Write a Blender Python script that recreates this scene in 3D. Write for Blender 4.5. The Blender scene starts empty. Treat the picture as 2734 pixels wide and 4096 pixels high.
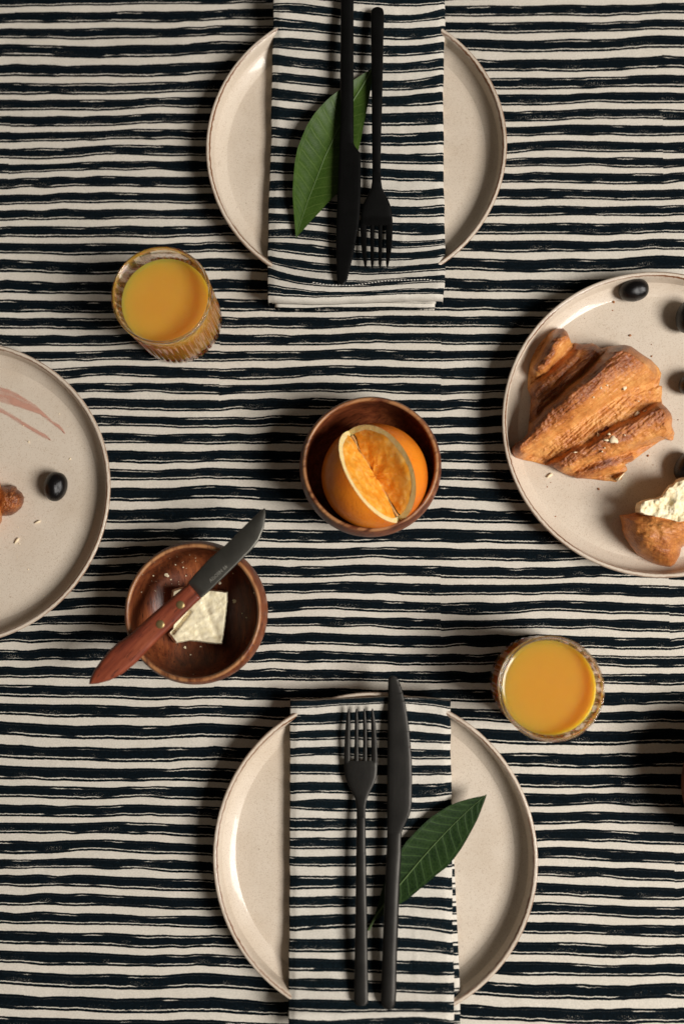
import bpy, bmesh, math, random
import numpy as np
from mathutils import Vector, Matrix, noise as mnoise

random.seed(7); rng = np.random.default_rng(7)
SC = bpy.context.scene
COL = SC.collection

# ------------------------------------------------------------------ camera
H = 0.75                       # lens height above the table
F = 3900.0                     # focal length in pixels of the 2734 x 4096 photograph
CX, CY = 1367.0, 2048.0
NX, NY = 1480.0, 2440.0        # the point straight below the lens
n_cam = Vector(((NX - CX) / F, -(NY - CY) / F, -1.0)).normalized()
ROT = n_cam.rotation_difference(Vector((0, 0, -1))).to_matrix()
RM = np.array(ROT)
cam_data = bpy.data.cameras.new('camera')
cam = bpy.data.objects.new('camera', cam_data); COL.objects.link(cam)
cam.matrix_world = Matrix.Translation((0, 0, H)) @ ROT.to_4x4()
cam_data.sensor_fit = 'VERTICAL'; cam_data.sensor_height = 36.0; cam_data.sensor_width = 36.0 * 2734 / 4096
cam_data.lens = F / 4096 * 36.0
cam_data.clip_start = 0.02; cam_data.clip_end = 20
cam_data.dof.use_dof = True; cam_data.dof.focus_distance = 0.742; cam_data.dof.aperture_fstop = 2.4
SC.camera = cam

# ------------------------------------------------------------------ light
W = bpy.data.worlds.new('World'); SC.world = W; W.use_nodes = True
bg = W.node_tree.nodes['Background']
bg.inputs['Color'].default_value = (1.0, 0.86, 0.70, 1); bg.inputs['Strength'].default_value = 0.068
ld = bpy.data.lights.new('window_light', 'AREA'); ld.shape = 'RECTANGLE'; ld.size = 1.08; ld.size_y = 1.08
ld.energy = 119.0; ld.color = (1.0, 0.965, 0.925)
lo = bpy.data.objects.new('window_light', ld); COL.objects.link(lo)
lo.location = (1.86, -0.67, 2.06)
lo.rotation_euler = (Vector((0, 0.08, 0)) - lo.location).to_track_quat('-Z', 'Y').to_euler()
SC.view_settings.view_transform = 'Standard'; SC.view_settings.look = 'None'
SC.view_settings.exposure = 0.0; SC.view_settings.gamma = 1.0
SC.cycles.max_bounces = 14; SC.cycles.transmission_bounces = 12; SC.cycles.transparent_max_bounces = 12
SC.cycles.diffuse_bounces = 5; SC.cycles.glossy_bounces = 6
SC.cycles.use_denoising = True; SC.cycles.use_guiding = True; SC.cycles.sample_clamp_indirect = 0.0; SC.cycles.sample_clamp_direct = 0.0

def P(x, y, z=0.0):
    """table point (metres) seen at photograph pixel x, y when it lies at height z"""
    x = np.asarray(x, float); y = np.asarray(y, float); z = np.asarray(z, float)
    x, y, z = np.broadcast_arrays(x, y, z)
    d = np.stack([(x - CX) / F, -(y - CY) / F, -np.ones_like(x)], -1) @ RM.T
    t = (z - H) / d[..., 2]
    return np.stack([d[..., 0] * t, d[..., 1] * t, z], -1)

# ------------------------------------------------------------------ material helpers
class NT:
    def __init__(s, name):
        s.m = bpy.data.materials.new(name); s.m.use_nodes = True
        s.t = s.m.node_tree; s.n = s.t.nodes; s.l = s.t.links
        s.bsdf = s.n['Principled BSDF']
    def new(s, typ, **kw):
        nd = s.n.new(typ)
        for k, v in kw.items(): setattr(nd, k, v)
        return nd
    def link(s, a, b): s.l.new(a, b)
    def put(s, sock, v):
        if isinstance(v, bpy.types.NodeSocket): s.l.new(v, sock)
        else:
            if sock.type == 'RGBA' and not hasattr(v, '__len__'): v = (v, v, v, 1)
            if sock.type == 'RGBA' and len(v) == 3: v = (*v, 1)
            sock.default_value = v
    def math(s, op, a, b=0.0, c=0.0, clamp=False):
        nd = s.new('ShaderNodeMath', operation=op, use_clamp=clamp)
        for i, v in enumerate((a, b, c)):
            if i < len(nd.inputs): s.put(nd.inputs[i], v)
        return nd.outputs[0]
    def step(s, x, lo, hi):
        nd = s.new('ShaderNodeMapRange', interpolation_type='SMOOTHSTEP')
        s.put(nd.inputs['Value'], x); s.put(nd.inputs['From Min'], lo); s.put(nd.inputs['From Max'], hi)
        return nd.outputs['Result']
    def mix(s, fac, a, b, mode='MIX'):
        nd = s.new('ShaderNodeMix', data_type='RGBA', blend_type=mode)
        s.put(nd.inputs['Factor'], fac); s.put(nd.inputs['A'], a); s.put(nd.inputs['B'], b)
        return nd.outputs['Result']
    def noise(s, vec, scale, detail=2.0, rough=0.5, dist=0.0):
        nd = s.new('ShaderNodeTexNoise'); s.put(nd.inputs['Vector'], vec)
        nd.inputs['Scale'].default_value = scale; nd.inputs['Detail'].default_value = detail
        nd.inputs['Roughness'].default_value = rough; nd.inputs['Distortion'].default_value = dist
        return nd.outputs['Fac']
    def comb(s, x, y, z=0.0):
        nd = s.new('ShaderNodeCombineXYZ')
        for i, v in enumerate((x, y, z)): s.put(nd.inputs[i], v)
        return nd.outputs[0]
    def sep(s, v):
        nd = s.new('ShaderNodeSeparateXYZ'); s.put(nd.inputs[0], v); return nd.outputs
    def obj(s): return s.new('ShaderNodeTexCoord').outputs['Object']
    def uv(s, name): return s.new('ShaderNodeUVMap', uv_map=name).outputs[0]
    def attr(s, name): return s.new('ShaderNodeAttribute', attribute_name=name).outputs['Fac']
    def mapping(s, v, rot=(0, 0, 0), scale=(1, 1, 1), loc=(0, 0, 0)):
        if any(rot):                                    # turn first, then stretch
            n0 = s.new('ShaderNodeMapping'); s.put(n0.inputs['Vector'], v); n0.inputs['Rotation'].default_value = rot; v = n0.outputs[0]
        nd = s.new('ShaderNodeMapping'); s.put(nd.inputs['Vector'], v)
        nd.inputs['Scale'].default_value = scale
        nd.inputs['Location'].default_value = loc
        return nd.outputs[0]
    def ramp(s, fac, stops):
        nd = s.new('ShaderNodeValToRGB'); s.put(nd.inputs[0], fac)
        cr = nd.color_ramp
        while len(cr.elements) < len(stops): cr.elements.new(0.5)
        for e, (p, c) in zip(cr.elements, stops): e.position = p; e.color = (*c, 1)
        return nd.outputs[0]
    def bump(s, h, strength=0.3, dist=0.001):
        nd = s.new('ShaderNodeBump'); s.put(nd.inputs['Height'], h)
        nd.inputs['Strength'].default_value = strength; nd.inputs['Distance'].default_value = dist
        s.link(nd.outputs[0], s.bsdf.inputs['Normal'])
    def set(s, **kw):
        for k, v in kw.items(): s.put(s.bsdf.inputs[k.replace('_', ' ')], v)
        return s

# ------------------------------------------------------------------ object helpers
def tag(o, label=None, cat=None, group=None, kind=None):
    if label: o['label'] = label
    if cat: o['category'] = cat
    if group: o['group'] = group
    if kind: o['kind'] = kind
    return o

def empty(name, loc, label, cat, group=None):
    o = bpy.data.objects.new(name, None); COL.objects.link(o); o.location = loc
    o.empty_display_size = 0.02
    return tag(o, label, cat, group)

def mesh(name, verts, faces, mat, parent=None, smooth=True, uvs=None, attrs=None, loc=None, auto=None):
    """verts in world metres; uvs: {name: per-vertex Nx2}; attrs: {name: per-vertex N}"""
    verts = np.asarray(verts, float)
    org = Vector((0, 0, 0))
    if parent is not None: org = parent.location
    elif loc is not None: org = Vector(loc)
    me = bpy.data.meshes.new(name)
    me.from_pydata((verts - np.array(org)).tolist(), [], [tuple(int(i) for i in f) for f in faces])
    me.update()
    if uvs:
        vi = np.empty(len(me.loops), np.int32); me.loops.foreach_get('vertex_index', vi)
        for k, a in uvs.items():
            layer = me.uv_layers.new(name=k)
            layer.data.foreach_set('uv', np.asarray(a, np.float32)[vi].ravel())
    if attrs:
        for k, a in attrs.items():
            at = me.attributes.new(k, 'FLOAT', 'POINT'); at.data.foreach_set('value', np.asarray(a, np.float32))
    for m in (mat if isinstance(mat, (list, tuple)) else [mat]): me.materials.append(m)
    if smooth:
        me.polygons.foreach_set('use_smooth', np.ones(len(me.polygons), bool))
        if auto: me.set_sharp_from_angle(angle=math.radians(auto))
    o = bpy.data.objects.new(name, me); COL.objects.link(o)
    if parent is not None: o.parent = parent
    elif loc is not None: o.location = loc
    return o

def grid_faces(nr, nc, wrap=False, off=0):
    f = []
    for r in range(nr - 1):
        for c in range(nc if wrap else nc - 1):
            c2 = (c + 1) % nc
            f.append((off + r * nc + c, off + r * nc + c2, off + (r + 1) * nc + c2, off + (r + 1) * nc + c))
    return f

def lathe(profile, n=128, warp=None):
    """profile [(r, z)...] running bottom -> outside -> top -> inside; closed at both ends on the axis if r == 0"""
    pr = np.array(profile, float); a = np.linspace(0, 2 * np.pi, n, endpoint=False)
    R = pr[:, 0][:, None] * np.ones(n); Z = pr[:, 1][:, None] * np.ones(n)
    A = a[None, :] * np.ones((len(pr), 1))
    if warp: R, Z = warp(R, Z, A)
    V = np.stack([R * np.cos(A), R * np.sin(A), Z], -1).reshape(-1, 3)
    return V, grid_faces(len(pr), n, True)

def smooth_profile(pts, it=2):
    pts = np.array(pts, float)
    for _ in range(it):
        q = [pts[0]]
        for a, b in zip(pts[:-1], pts[1:]): q += [a * .75 + b * .25, a * .25 + b * .75]
        q.append(pts[-1]); pts = np.array(q)
    return pts

def resample(poly, n, closed=True):
    p = np.array(poly, float)
    if closed: p = np.vstack([p, p[:1]])
    d = np.r_[0, np.cumsum(np.hypot(*np.diff(p, axis=0).T))]
    t = np.linspace(0, d[-1], n, endpoint=not closed)
    return np.stack([np.interp(t, d, p[:, 0]), np.interp(t, d, p[:, 1])], -1)

def fbm(x, y, seed=0.0, octv=3):
    """smooth value noise on numpy arrays, about -1..1"""
    out = np.zeros(np.broadcast(x, y).shape); amp = 1.0; tot = 0
    for k in range(octv):
        xs = np.asarray(x) * 2 ** k + 17.3 * k + seed; ys = np.asarray(y) * 2 ** k - 9.1 * k + seed * 1.7
        xi = np.floor(xs); yi = np.floor(ys); fx = xs - xi; fy = ys - yi
        fx = fx * fx * (3 - 2 * fx); fy = fy * fy * (3 - 2 * fy)
        def h(a, b):
            v = np.sin(a * 127.1 + b * 311.7) * 43758.5453
            return (v - np.floor(v)) * 2 - 1
        out += amp * ((h(xi, yi) * (1 - fx) + h(xi + 1, yi) * fx) * (1 - fy) + (h(xi, yi + 1) * (1 - fx) + h(xi + 1, yi + 1) * fx) * fy)
        tot += amp; amp *= .5
    return out / tot

# ------------------------------------------------------------------ the printed cloth
def cloth_material(name, white=(0.66, 0.608, 0.522), dark=(0.0026, 0.0046, 0.0060)):
    m = NT(name)
    u, v, _ = m.sep(m.uv('print'))                      # u metres across, v: even..odd = ink, odd..even = bare cloth
    pc = m.comb(m.math('MULTIPLY', u, 1.0), m.math('MULTIPLY', v, 0.006))
    fr = m.math('MULTIPLY', m.math('SUBTRACT', m.noise(pc, 900, 2, .6), .5), .16)
    fr2 = m.math('MULTIPLY', m.math('SUBTRACT', m.noise(pc, 140, 2, .5), .5), .14)
    vv = m.math('ADD', v, m.math('ADD', fr, fr2))
    f = m.math('MODULO', m.math('ADD', vv, 200.0), 2.0)
    sid = m.math('FLOOR', m.math('MULTIPLY', m.math('ADD', v, 200.2), .5))
    f = m.math('SUBTRACT', m.math('MODULO', m.math('ADD', vv, 200.07), 2.0), .07)
    ink = m.math('MULTIPLY', m.step(f, -.055, -.015), m.math('SUBTRACT', 1.0, m.step(f, 1.02, 1.06)))
    def line(centre, width, freq, lo, hi, off):
        pv = m.comb(m.math('MULTIPLY', u, freq), m.math('ADD', m.math('MULTIPLY', sid, 7.31), off))
        pres = m.step(m.noise(pv, 1.0, 2.5, .55), lo, hi)
        wob = m.math('MULTIPLY', m.math('SUBTRACT', m.noise(m.comb(m.math('MULTIPLY', u, 60), m.math('ADD', m.math('MULTIPLY', sid, 3.7), off)), 1.0, 2), .5), .10)
        d = m.math('ABSOLUTE', m.math('SUBTRACT', f, m.math('ADD', wob, centre)))
        w = m.math('MULTIPLY', pres, width)
        return m.math('SUBTRACT', 1.0, m.step(d, m.math('SUBTRACT', w, .022), m.math('ADD', w, .008)))
    l1 = line(.800, .040, 26, .38, .50, 0.0)
    l2 = line(.170, .034, 26, .53, .62, 91.0)
    # dry-brush speckle in the lower part of a stroke
    patch = m.step(m.noise(m.comb(m.math('MULTIPLY', u, 45), m.math('MULTIPLY', sid, 5.1)), 1.0, 2), .52, .66)
    sp = m.step(m.noise(m.comb(u, m.math('MULTIPLY', v, .008)), 1500, 1, .5), .60, .70)
    band = m.math('MULTIPLY', m.step(f, .38, .55), m.math('SUBTRACT', 1.0, m.step(f, .72, .80)))
    spk = m.math('MULTIPLY', m.math('MULTIPLY', patch, sp), m.math('MULTIPLY', band, .55))
    bare = m.math('MAXIMUM', m.math('MAXIMUM', l1, l2), spk)
    ink = m.math('MULTIPLY', ink, m.math('SUBTRACT', 1.0, bare))
    oc = m.obj()
    weave = m.noise(m.mapping(oc, scale=(1, .45, 1)), 1700, 2, .7)
    weave2 = m.noise(m.mapping(oc, scale=(.45, 1, 1)), 1500, 2, .7)
    wv = m.math('MULTIPLY', m.math('ADD', weave, weave2), .5)
    mott = m.noise(oc, 60, 3, .6)
    wcol = m.mix(m.step(wv, .30, .72), tuple(c * .80 for c in white), tuple(min(1, c * 1.06) for c in white))
    wcol = m.mix(m.math('MULTIPLY', m.step(mott, .3, .75), .22), wcol, tuple(c * k for c, k in zip(white, (.84, .82, .78))))
    dcol = m.mix(m.step(m.noise(oc, 700, 2, .7), .35, .8), dark, tuple(c * k for c, k in zip(dark, (1.9, 2.1, 2.3))))
    col = m.mix(ink, wcol, dcol)
    m.set(Base_Color=col, Roughness=.92)
    m.bsdf.inputs['Specular IOR Level'].default_value = .03
    m.bump(m.math('ADD', wv, m.math('ADD', m.math('MULTIPLY', m.noise(oc, 120, 3), .8), m.math('MULTIPLY', m.noise(m.mapping(oc, rot=(0, 0, .5), scale=(.5, 1, 1)), 26, 3, .55, .6), 15.0))), .35, .0006)
    return m.m

M_CLOTH = cloth_material('printed_linen')
M_NAPKIN = cloth_material('printed_cotton', white=(0.66, 0.615, 0.535), dark=(0.0032, 0.0060, 0.0076))

# traced stroke edges of one print repeat (photograph pixels): stroke -> (top edge, bottom edge)
SA, SB = 3.4087, 3.4087
def A(pts): return [(40 + x / SA, 40 + y / SA) for x, y in pts]
def B(pts): return [(460 + x / SA, 40 + y / SA) for x, y in pts]
def Cq(pts): return [(x / SA, 500 + y / SA) for x, y in pts]
def D(pts): return [(440 + x / SA, 500 + y / SA) for x, y in pts]
STROKES = [
 (A([(75,15),(200,20),(400,18),(600,15),(800,15),(1000,22),(1200,20),(1400,12)])+B([(200,0),(400,3),(600,10),(750,13),(900,2),(1100,3),(1250,3),(1400,-6),(1520,-12)]),
  A([(75,155),(200,157),(400,163),(530,168),(600,160),(880,160),(1000,160),(1200,153),(1400,148)])+B([(200,148),(400,152),(550,162),(650,155),(750,163),(900,150),(1000,137),(1200,143),(1350,125),(1500,122)])),
 (A([(75,240),(200,243),(400,245),(600,243),(800,245),(1000,240),(1200,232),(1400,230)])+B([(200,232),(400,238),(600,242),(750,243),(900,225),(1050,215),(1150,225),(1300,205),(1450,195),(1540,200)]),
  A([(75,376),(200,374),(400,378),(550,375),(700,385),(900,395),(1000,393),(1200,385),(1400,378)])+B([(200,372),(400,372),(550,368),(700,360),(800,362),(1000,355),(1200,345),(1400,328),(1520,338)])),
 (A([(75,455),(200,460),(400,468),(600,472),(800,480),(1000,482),(1200,490),(1400,478)])+B([(200,465),(400,460),(550,470),(700,465),(800,460),(950,463),(1050,440),(1200,430),(1350,415),(1500,410)]),
  A([(75,620),(200,615),(400,618),(600,628),(800,635),(1000,640),(1200,645),(1400,638)])+B([(200,628),(350,635),(550,628),(700,625),(850,620),(950,605),(1100,595),(1300,580),(1450,576),(1530,580)])),
 (A([(75,715),(200,728),(330,738),(450,730),(600,742),(750,755),(900,750),(1000,740),(1200,738),(1400,735)])+B([(150,742),(350,745),(500,730),(700,728),(850,710),(1000,710),(1200,710),(1350,705),(1520,692)]),
  A([(75,885),(200,887),(400,897),(600,900),(800,893),(1000,897),(1100,902),(1290,890),(1420,900)])+B([(200,905),(400,903),(600,895),(750,890),(950,888),(1050,870),(1200,858),(1350,858),(1500,850)])),
 (A([(75,975),(200,980),(330,988),(450,985),(600,990),(800,990),(1000,985),(1200,985),(1400,988)])+B([(200,985),(400,980),(600,968),(800,968),(950,972),(1100,955),(1200,945),(1450,945)]),
  A([(75,1140),(200,1148),(400,1140),(600,1130),(750,1143),(900,1148),(1000,1140),(1200,1146),(1400,1143)])+B([(200,1133),(350,1130),(500,1135),(700,1115),(850,1108),(1000,1108),(1200,1105),(1380,1108),(1500,1106)])),
 (A([(75,1210),(200,1220),(330,1225),(450,1215),(600,1212),(800,1212),(1000,1210),(1200,1208),(1400,1213)])+B([(250,1210),(390,1190),(485,1185),(620,1192),(800,1175),(1000,1180),(1200,1175),(1350,1180)]),
  A([(75,1358),(200,1357),(400,1352),(600,1350),(750,1357),(900,1361),(1000,1356),(1200,1363),(1400,1355)])+B([(200,1340),(400,1325),(550,1308),(650,1305),(800,1315),(950,1328),(1100,1325),(1300,1328)])),
 (A([(75,1440),(200,1445),(400,1448),(600,1438),(700,1432),(850,1440),(950,1450),(1050,1440),(1200,1428),(1400,1432)])+B([(200,1420),(400,1403),(600,1400),(800,1405),(1000,1405),(1200,1402)]),
  A([(75,1585),(200,1585),(400,1578),(600,1575),(750,1577),(1000,1575),(1200,1573),(1400,1570)])+B([(200,1555),(350,1535),(500,1543),(650,1525),(750,1530),(850,1540),(950,1530),(1200,1530)])),
 (Cq([(100,100),(150,100),(300,97),(500,88),(700,85),(900,85),(1100,80),(1300,75),(1480,65)])+D([(200,50),(350,42),(550,45),(700,48),(900,50),(1150,58),(1280,55)]),
  Cq([(100,230),(200,225),(400,215),(600,210),(900,210),(1000,200),(1100,195),(1250,210),(1350,200),(1450,187)])+D([(200,182),(450,185),(580,195),(750,180),(900,180),(1050,195),(1250,200)])),
 (Cq([(130,330),(250,318),(400,308),(600,298),(800,310),(900,305),(1000,298),(1150,285),(1300,275),(1480,265)])+D([(150,258),(350,260),(600,268),(780,265),(900,275),(1150,280),(1280,285)]),
  Cq([(120,458),(200,455),(400,460),(500,462),(650,455),(850,445),(1050,435),(1150,425),(1300,400),(1480,392)])+D([(150,388),(350,398),(550,410),(850,418),(1000,412),(1250,412)])),
 (Cq([(120,545),(250,535),(400,525),(600,525),(750,520),(900,512),(1050,500),(1150,490),(1350,490),(1480,483)])+D([(120,486),(250,490),(400,485),(550,480),(750,490),(900,485),(1050,475),(1250,488)]),
  Cq([(120,666),(250,650),(400,635),(550,635),(700,625),(850,612),(1000,615),(1150,610),(1350,602),(1480,600)])+D([(200,615),(350,608),(550,590),(750,600),(900,620),(1100,628),(1280,622)])),
 (Cq([(90,748),(200,725),(350,710),(550,712),(700,700),(800,690),(950,700),(1050,712),(1200,695),(1350,680),(1480,686)])+D([(200,690),(350,698),(600,698),(750,698),(900,705),(1250,698)]),
  Cq([(110,868),(250,845),(400,830),(550,850),(700,850),(850,835),(1000,822),(1200,825),(1400,828),(1490,825)])+D([(200,828),(400,840),(550,838),(700,838),(850,850),(1050,848),(1330,845)])),
 (Cq([(80,944),(200,938),(400,940),(550,950),(680,935),(820,912),(1000,912),(1200,918),(1350,905),(1480,902)])+D([(150,910),(400,918),(650,925),(850,922),(1000,932),(1380,925)]),
  Cq([(100,1080),(300,1068),(500,1070),(700,1065),(850,1048),(1000,1050),(1200,1058),(1400,1055),(1480,1047)])+D([(200,1045),(400,1045),(600,1050),(800,1055),(1000,1070),(1150,1065),(1420,1062)])),
 (Cq([(90,1156),(300,1145),(450,1160),(530,1165),(700,1145),(830,1130),(950,1135),(1150,1145),(1300,1150),(1450,1138)])+D([(150,1138),(300,1140),(550,1150),(700,1158),(900,1150),(1100,1140),(1350,1135),(1450,1140)]),
  Cq([(90,1300),(200,1290),(350,1280),(500,1290),(700,1285),(850,1275),(1000,1275),(1200,1278),(1400,1280),(1480,1274)])+D([(150,1270),(400,1265),(600,1268),(900,1270),(1200,1278),(1500,1280)])),
]
# print lattice: repeat (i, j) seen at a pixel (the little break in one stroke), fitted smoothly on the table plane
NU = 0.457
LAT = [((0,0),(447,80)),((2,0),(2172,58)),((0,1),(411,941)),((2,1),(2167,927)),((0,3),(370,2795)),((1,3),(1273,2791)),((0,4),(340,3776)),((2,4),(2193,3813))]
def basis(a, b): return np.stack([np.ones_like(a), a, b, a * b, b * b], -1)
def fit(pts):
    ij = np.array([p[0] for p in pts], float); xy = P([p[1][0] for p in pts], [p[1][1] for p in pts])[:, :2]
    return np.linalg.lstsq(basis(ij[:, 0], ij[:, 1]), xy, rcond=None)[0]
def fwd(c, a, b): return basis(np.asarray(a, float), np.asarray(b, float)) @ c
def inv(c, xy):
    ab = np.zeros_like(xy)
    for _ in range(30):
        r = xy - fwd(c, ab[:, 0], ab[:, 1])
        J = np.array([[c[1, 0], c[2, 0]], [c[1, 1], c[2, 1]]]); ab = ab + r @ np.linalg.inv(J).T
    return ab
LC = fit(LAT)
m00 = inv(LC, P([642], [547])[:, :2])[0]
LC = fit(LAT + [((m00[0], m00[1] + 3), (577, 3332)), ((m00[0] + 2, m00[1] + 3), (2417, 3368))])
def to_lattice(pts):
    p = np.array(pts); return inv(LC, P(p[:, 0], p[:, 1])[:, :2])
UU = np.linspace(-NU, 1 - NU, 81)
EDGE = []                                            # rows: T0, B0, T1, B1 ... as t(u)
for T_, B_ in STROKES:
    for pts in (T_, B_):
        q = to_lattice(pts); q = q[np.argsort(q[:, 0])]
        e = np.interp(UU, q[:, 0], q[:, 1])
        k = np.array([1, 2, 3, 2, 1]) / 9.0; e = np.convolve(np.pad(e, 2, mode='edge'), k, 'valid')
        EDGE.append(e)
EDGE = np.array(EDGE); _d = (EDGE[:, -1:] - EDGE[:, :1]) * .28; _w = np.linspace(0, 1, 81)
EDGE = EDGE + _d * (np.clip(1 - _w / .14, 0, 1) ** 1.5 - np.clip(1 - (1 - _w) / .14, 0, 1) ** 1.5)
#                                # 26 x 81

def cloth_z(X, Y):
    return -0.0011 + 0.0007 * fbm(X * 14, Y * 11, 3.0, 3)

def build_tablecloth():
    V, Fc, UVp = [], [], []
    off = 0
    for i in range(-2, 5):
        for j in range(-2, 7):
            rows, vs = [], []
            for k in range(26):
                nxt = EDGE[k + 1] if k < 25 else EDGE[0] + 1.0
                rows.append(EDGE[k]); vs.append(k)
                rows.append((EDGE[k] + nxt) / 2); vs.append(k + .5)
            rows.append(EDGE[0] + 1.0); vs.append(26)
            rows = np.array(rows); a = np.broadcast_to(i + UU, rows.shape); b = j + rows
            xy = fwd(LC, a, b)
            z = cloth_z(xy[..., 0], xy[..., 1])
            V.append(np.concatenate([xy, z[..., None]], -1).reshape(-1, 3))
            vv = np.array(vs)[:, None] + 26 * (j + 3) + np.zeros_like(rows)
            UVp.append(np.stack([a * .17, vv], -1).reshape(-1, 2))
            f = grid_faces(len(vs), len(UU), False, off); Fc += [(q[0], q[3], q[2], q[1]) for q in f]
            off += rows.size
    o = mesh('tablecloth', np.vstack(V), Fc, M_CLOTH, uvs={'print': np.vstack(UVp)})
    tag(o, 'linen tablecloth with hand painted black and cream stripes under everything', 'tablecloth')
build_tablecloth()
t_top = mesh('table_top', [(-1, -1, -.03), (1.2, -1, -.03), (1.2, 1.2, -.03), (-1, 1.2, -.03), (-1, -1, -.004), (1.2, -1, -.004), (1.2, 1.2, -.004), (-1, 1.2, -.004)],
             [(0, 3, 2, 1), (4, 5, 6, 7), (0, 1, 5, 4), (1, 2, 6, 5), (2, 3, 7, 6), (3, 0, 4, 7)], NT('table_wood').set(Base_Color=(.2, .1, .05)).m, smooth=False)
t_top['kind'] = 'structure'

# ------------------------------------------------------------------ stoneware plates
def plate_material():
    m = NT('speckled_stoneware'); oc = m.obj(); x, y, z = m.sep(oc)
    r = m.math('SQRT', m.math('ADD', m.math('MULTIPLY', x, x), m.math('MULTIPLY', y, y)))
    inf = m.new('ShaderNodeObjectInfo'); rv = inf.outputs['Random']
    oc2 = m.new('ShaderNodeVectorMath', operation='ADD'); m.link(oc, oc2.inputs[0]); m.put(oc2.inputs[1], m.comb(m.math('MULTIPLY', rv, 3.1), m.math('MULTIPLY', rv, 1.7)))
    q = oc2.outputs[0]
    base = m.mix(m.step(m.noise(q, 22, 4, .6), .35, .75), (.635, .545, .44), (.57, .475, .37))
    fine = m.noise(q, 1300, 2, .6)
    base = m.mix(m.math('MULTIPLY', m.step(fine, .52, .72), .62), base, (.36, .25, .16))
    base = m.mix(m.math('MULTIPLY', m.step(m.noise(q, 900, 2, .6), .56, .74), .45), base, (.68, .60, .50))
    base = m.mix(m.math('MULTIPLY', m.step(m.noise(q, 420, 2, .5), .70, .76), .35), base, (.20, .11, .06))
    wob = m.math('MULTIPLY', m.math('SUBTRACT', m.noise(q, 260, 3, .6), .5), .0016)
    rr = m.math('ADD', r, wob)
    br = m.step(m.noise(q, 24, 2, .5), .25, .62)
    inner = m.math('MULTIPLY', m.step(rr, .1126, .1132), m.math('SUBTRACT', 1.0, m.step(rr, .1136, .1142)))
    outer = m.math('MULTIPLY', m.step(rr, .1152, .1159), .75)
    edge = m.math('MULTIPLY', m.math('MAXIMUM', inner, outer), m.math('ADD', .45, m.math('MULTIPLY', br, .55)))
    col = m.mix(edge, base, (.17, .068, .026))
    m.set(Base_Color=col, Roughness=m.math('ADD', .28, m.math('MULTIPLY', fine, .18)))
    m.bsdf.inputs['Coat Weight'].default_value = .22; m.bsdf.inputs['Coat Roughness'].default_value = .07; m.bsdf.inputs['Specular IOR Level'].default_value = .22
    m.bump(m.math('ADD', m.noise(q, 500, 3, .6), m.math('MULTIPLY', m.noise(q, 40, 2), 2.0)), .12, .0006)
    return m.m
M_PLATE = plate_material()
FLOOR = .0065
PROFILE = [(0, .003), (.066, .003), (.069, .0), (.074, .0), (.078, .002), (.096, .0042), (.1075, .0095), (.1135, .0160), (.1160, .0205), (.1164, .0218), (.1160, .0227), (.1150, .0231),
           (.1138, .0229), (.1127, .0220), (.1120, .0200), (.1114, .0160), (.1106, .0118), (.1092, .0092), (.1070, .0077), (.1035, .0070), (.0970, .0066), (0, .0065)]
pv, pf = lathe(smooth_profile(PROFILE, 2), 200, lambda R, Z, Aa: (R * (1 + .0022 * np.sin(2 * Aa + .6) + .0012 * np.sin(5 * Aa)), Z))
PLATES = [((1422, 583), 'empty of food, beige stoneware plate under the upper folded napkin', 'plate'),
          ((1497, 3424), 'beige stoneware plate under the lower folded napkin, brown worn rim', 'plate'),
          ((2625, 1690), 'beige stoneware plate holding the big croissant and black olives', 'plate'),
          ((-162, 1965), 'beige stoneware plate with a pink jam smear on it', 'plate')]
PLATES[0] = (PLATES[0][0], 'beige stoneware plate under the napkin with the darker cutlery, near the orange juice', 'plate')
pm = None; plate_objs = []
for (px, py), lab, cat in PLATES:
    c = P(px, py, .0215); c[2] = 0
    if pm is None:
        o = mesh('plate', pv + c, pf, M_PLATE, loc=tuple(c)); pm = o
    else:
        o = pm.copy(); COL.objects.link(o); o.location = tuple(c); o.rotation_euler.z = random.uniform(0, 6)
    o.scale = {1422: (1.007, 1.007, 1), 1497: (1.010, 1.010, 1)}.get(px, (1, 1, 1))
    tag(o, lab, cat, 'stoneware plates on the table'); plate_objs.append(o)
PLATE_C = [np.array(o.location) for o in plate_objs]
plate_objs[0]['label'] = 'beige stoneware plate beneath the napkin that carries a leaf under its knife, uppermost plate'
plate_objs[1]['label'] = 'beige stoneware plate beneath the napkin with fork left of knife, lowest plate in the photo'

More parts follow.
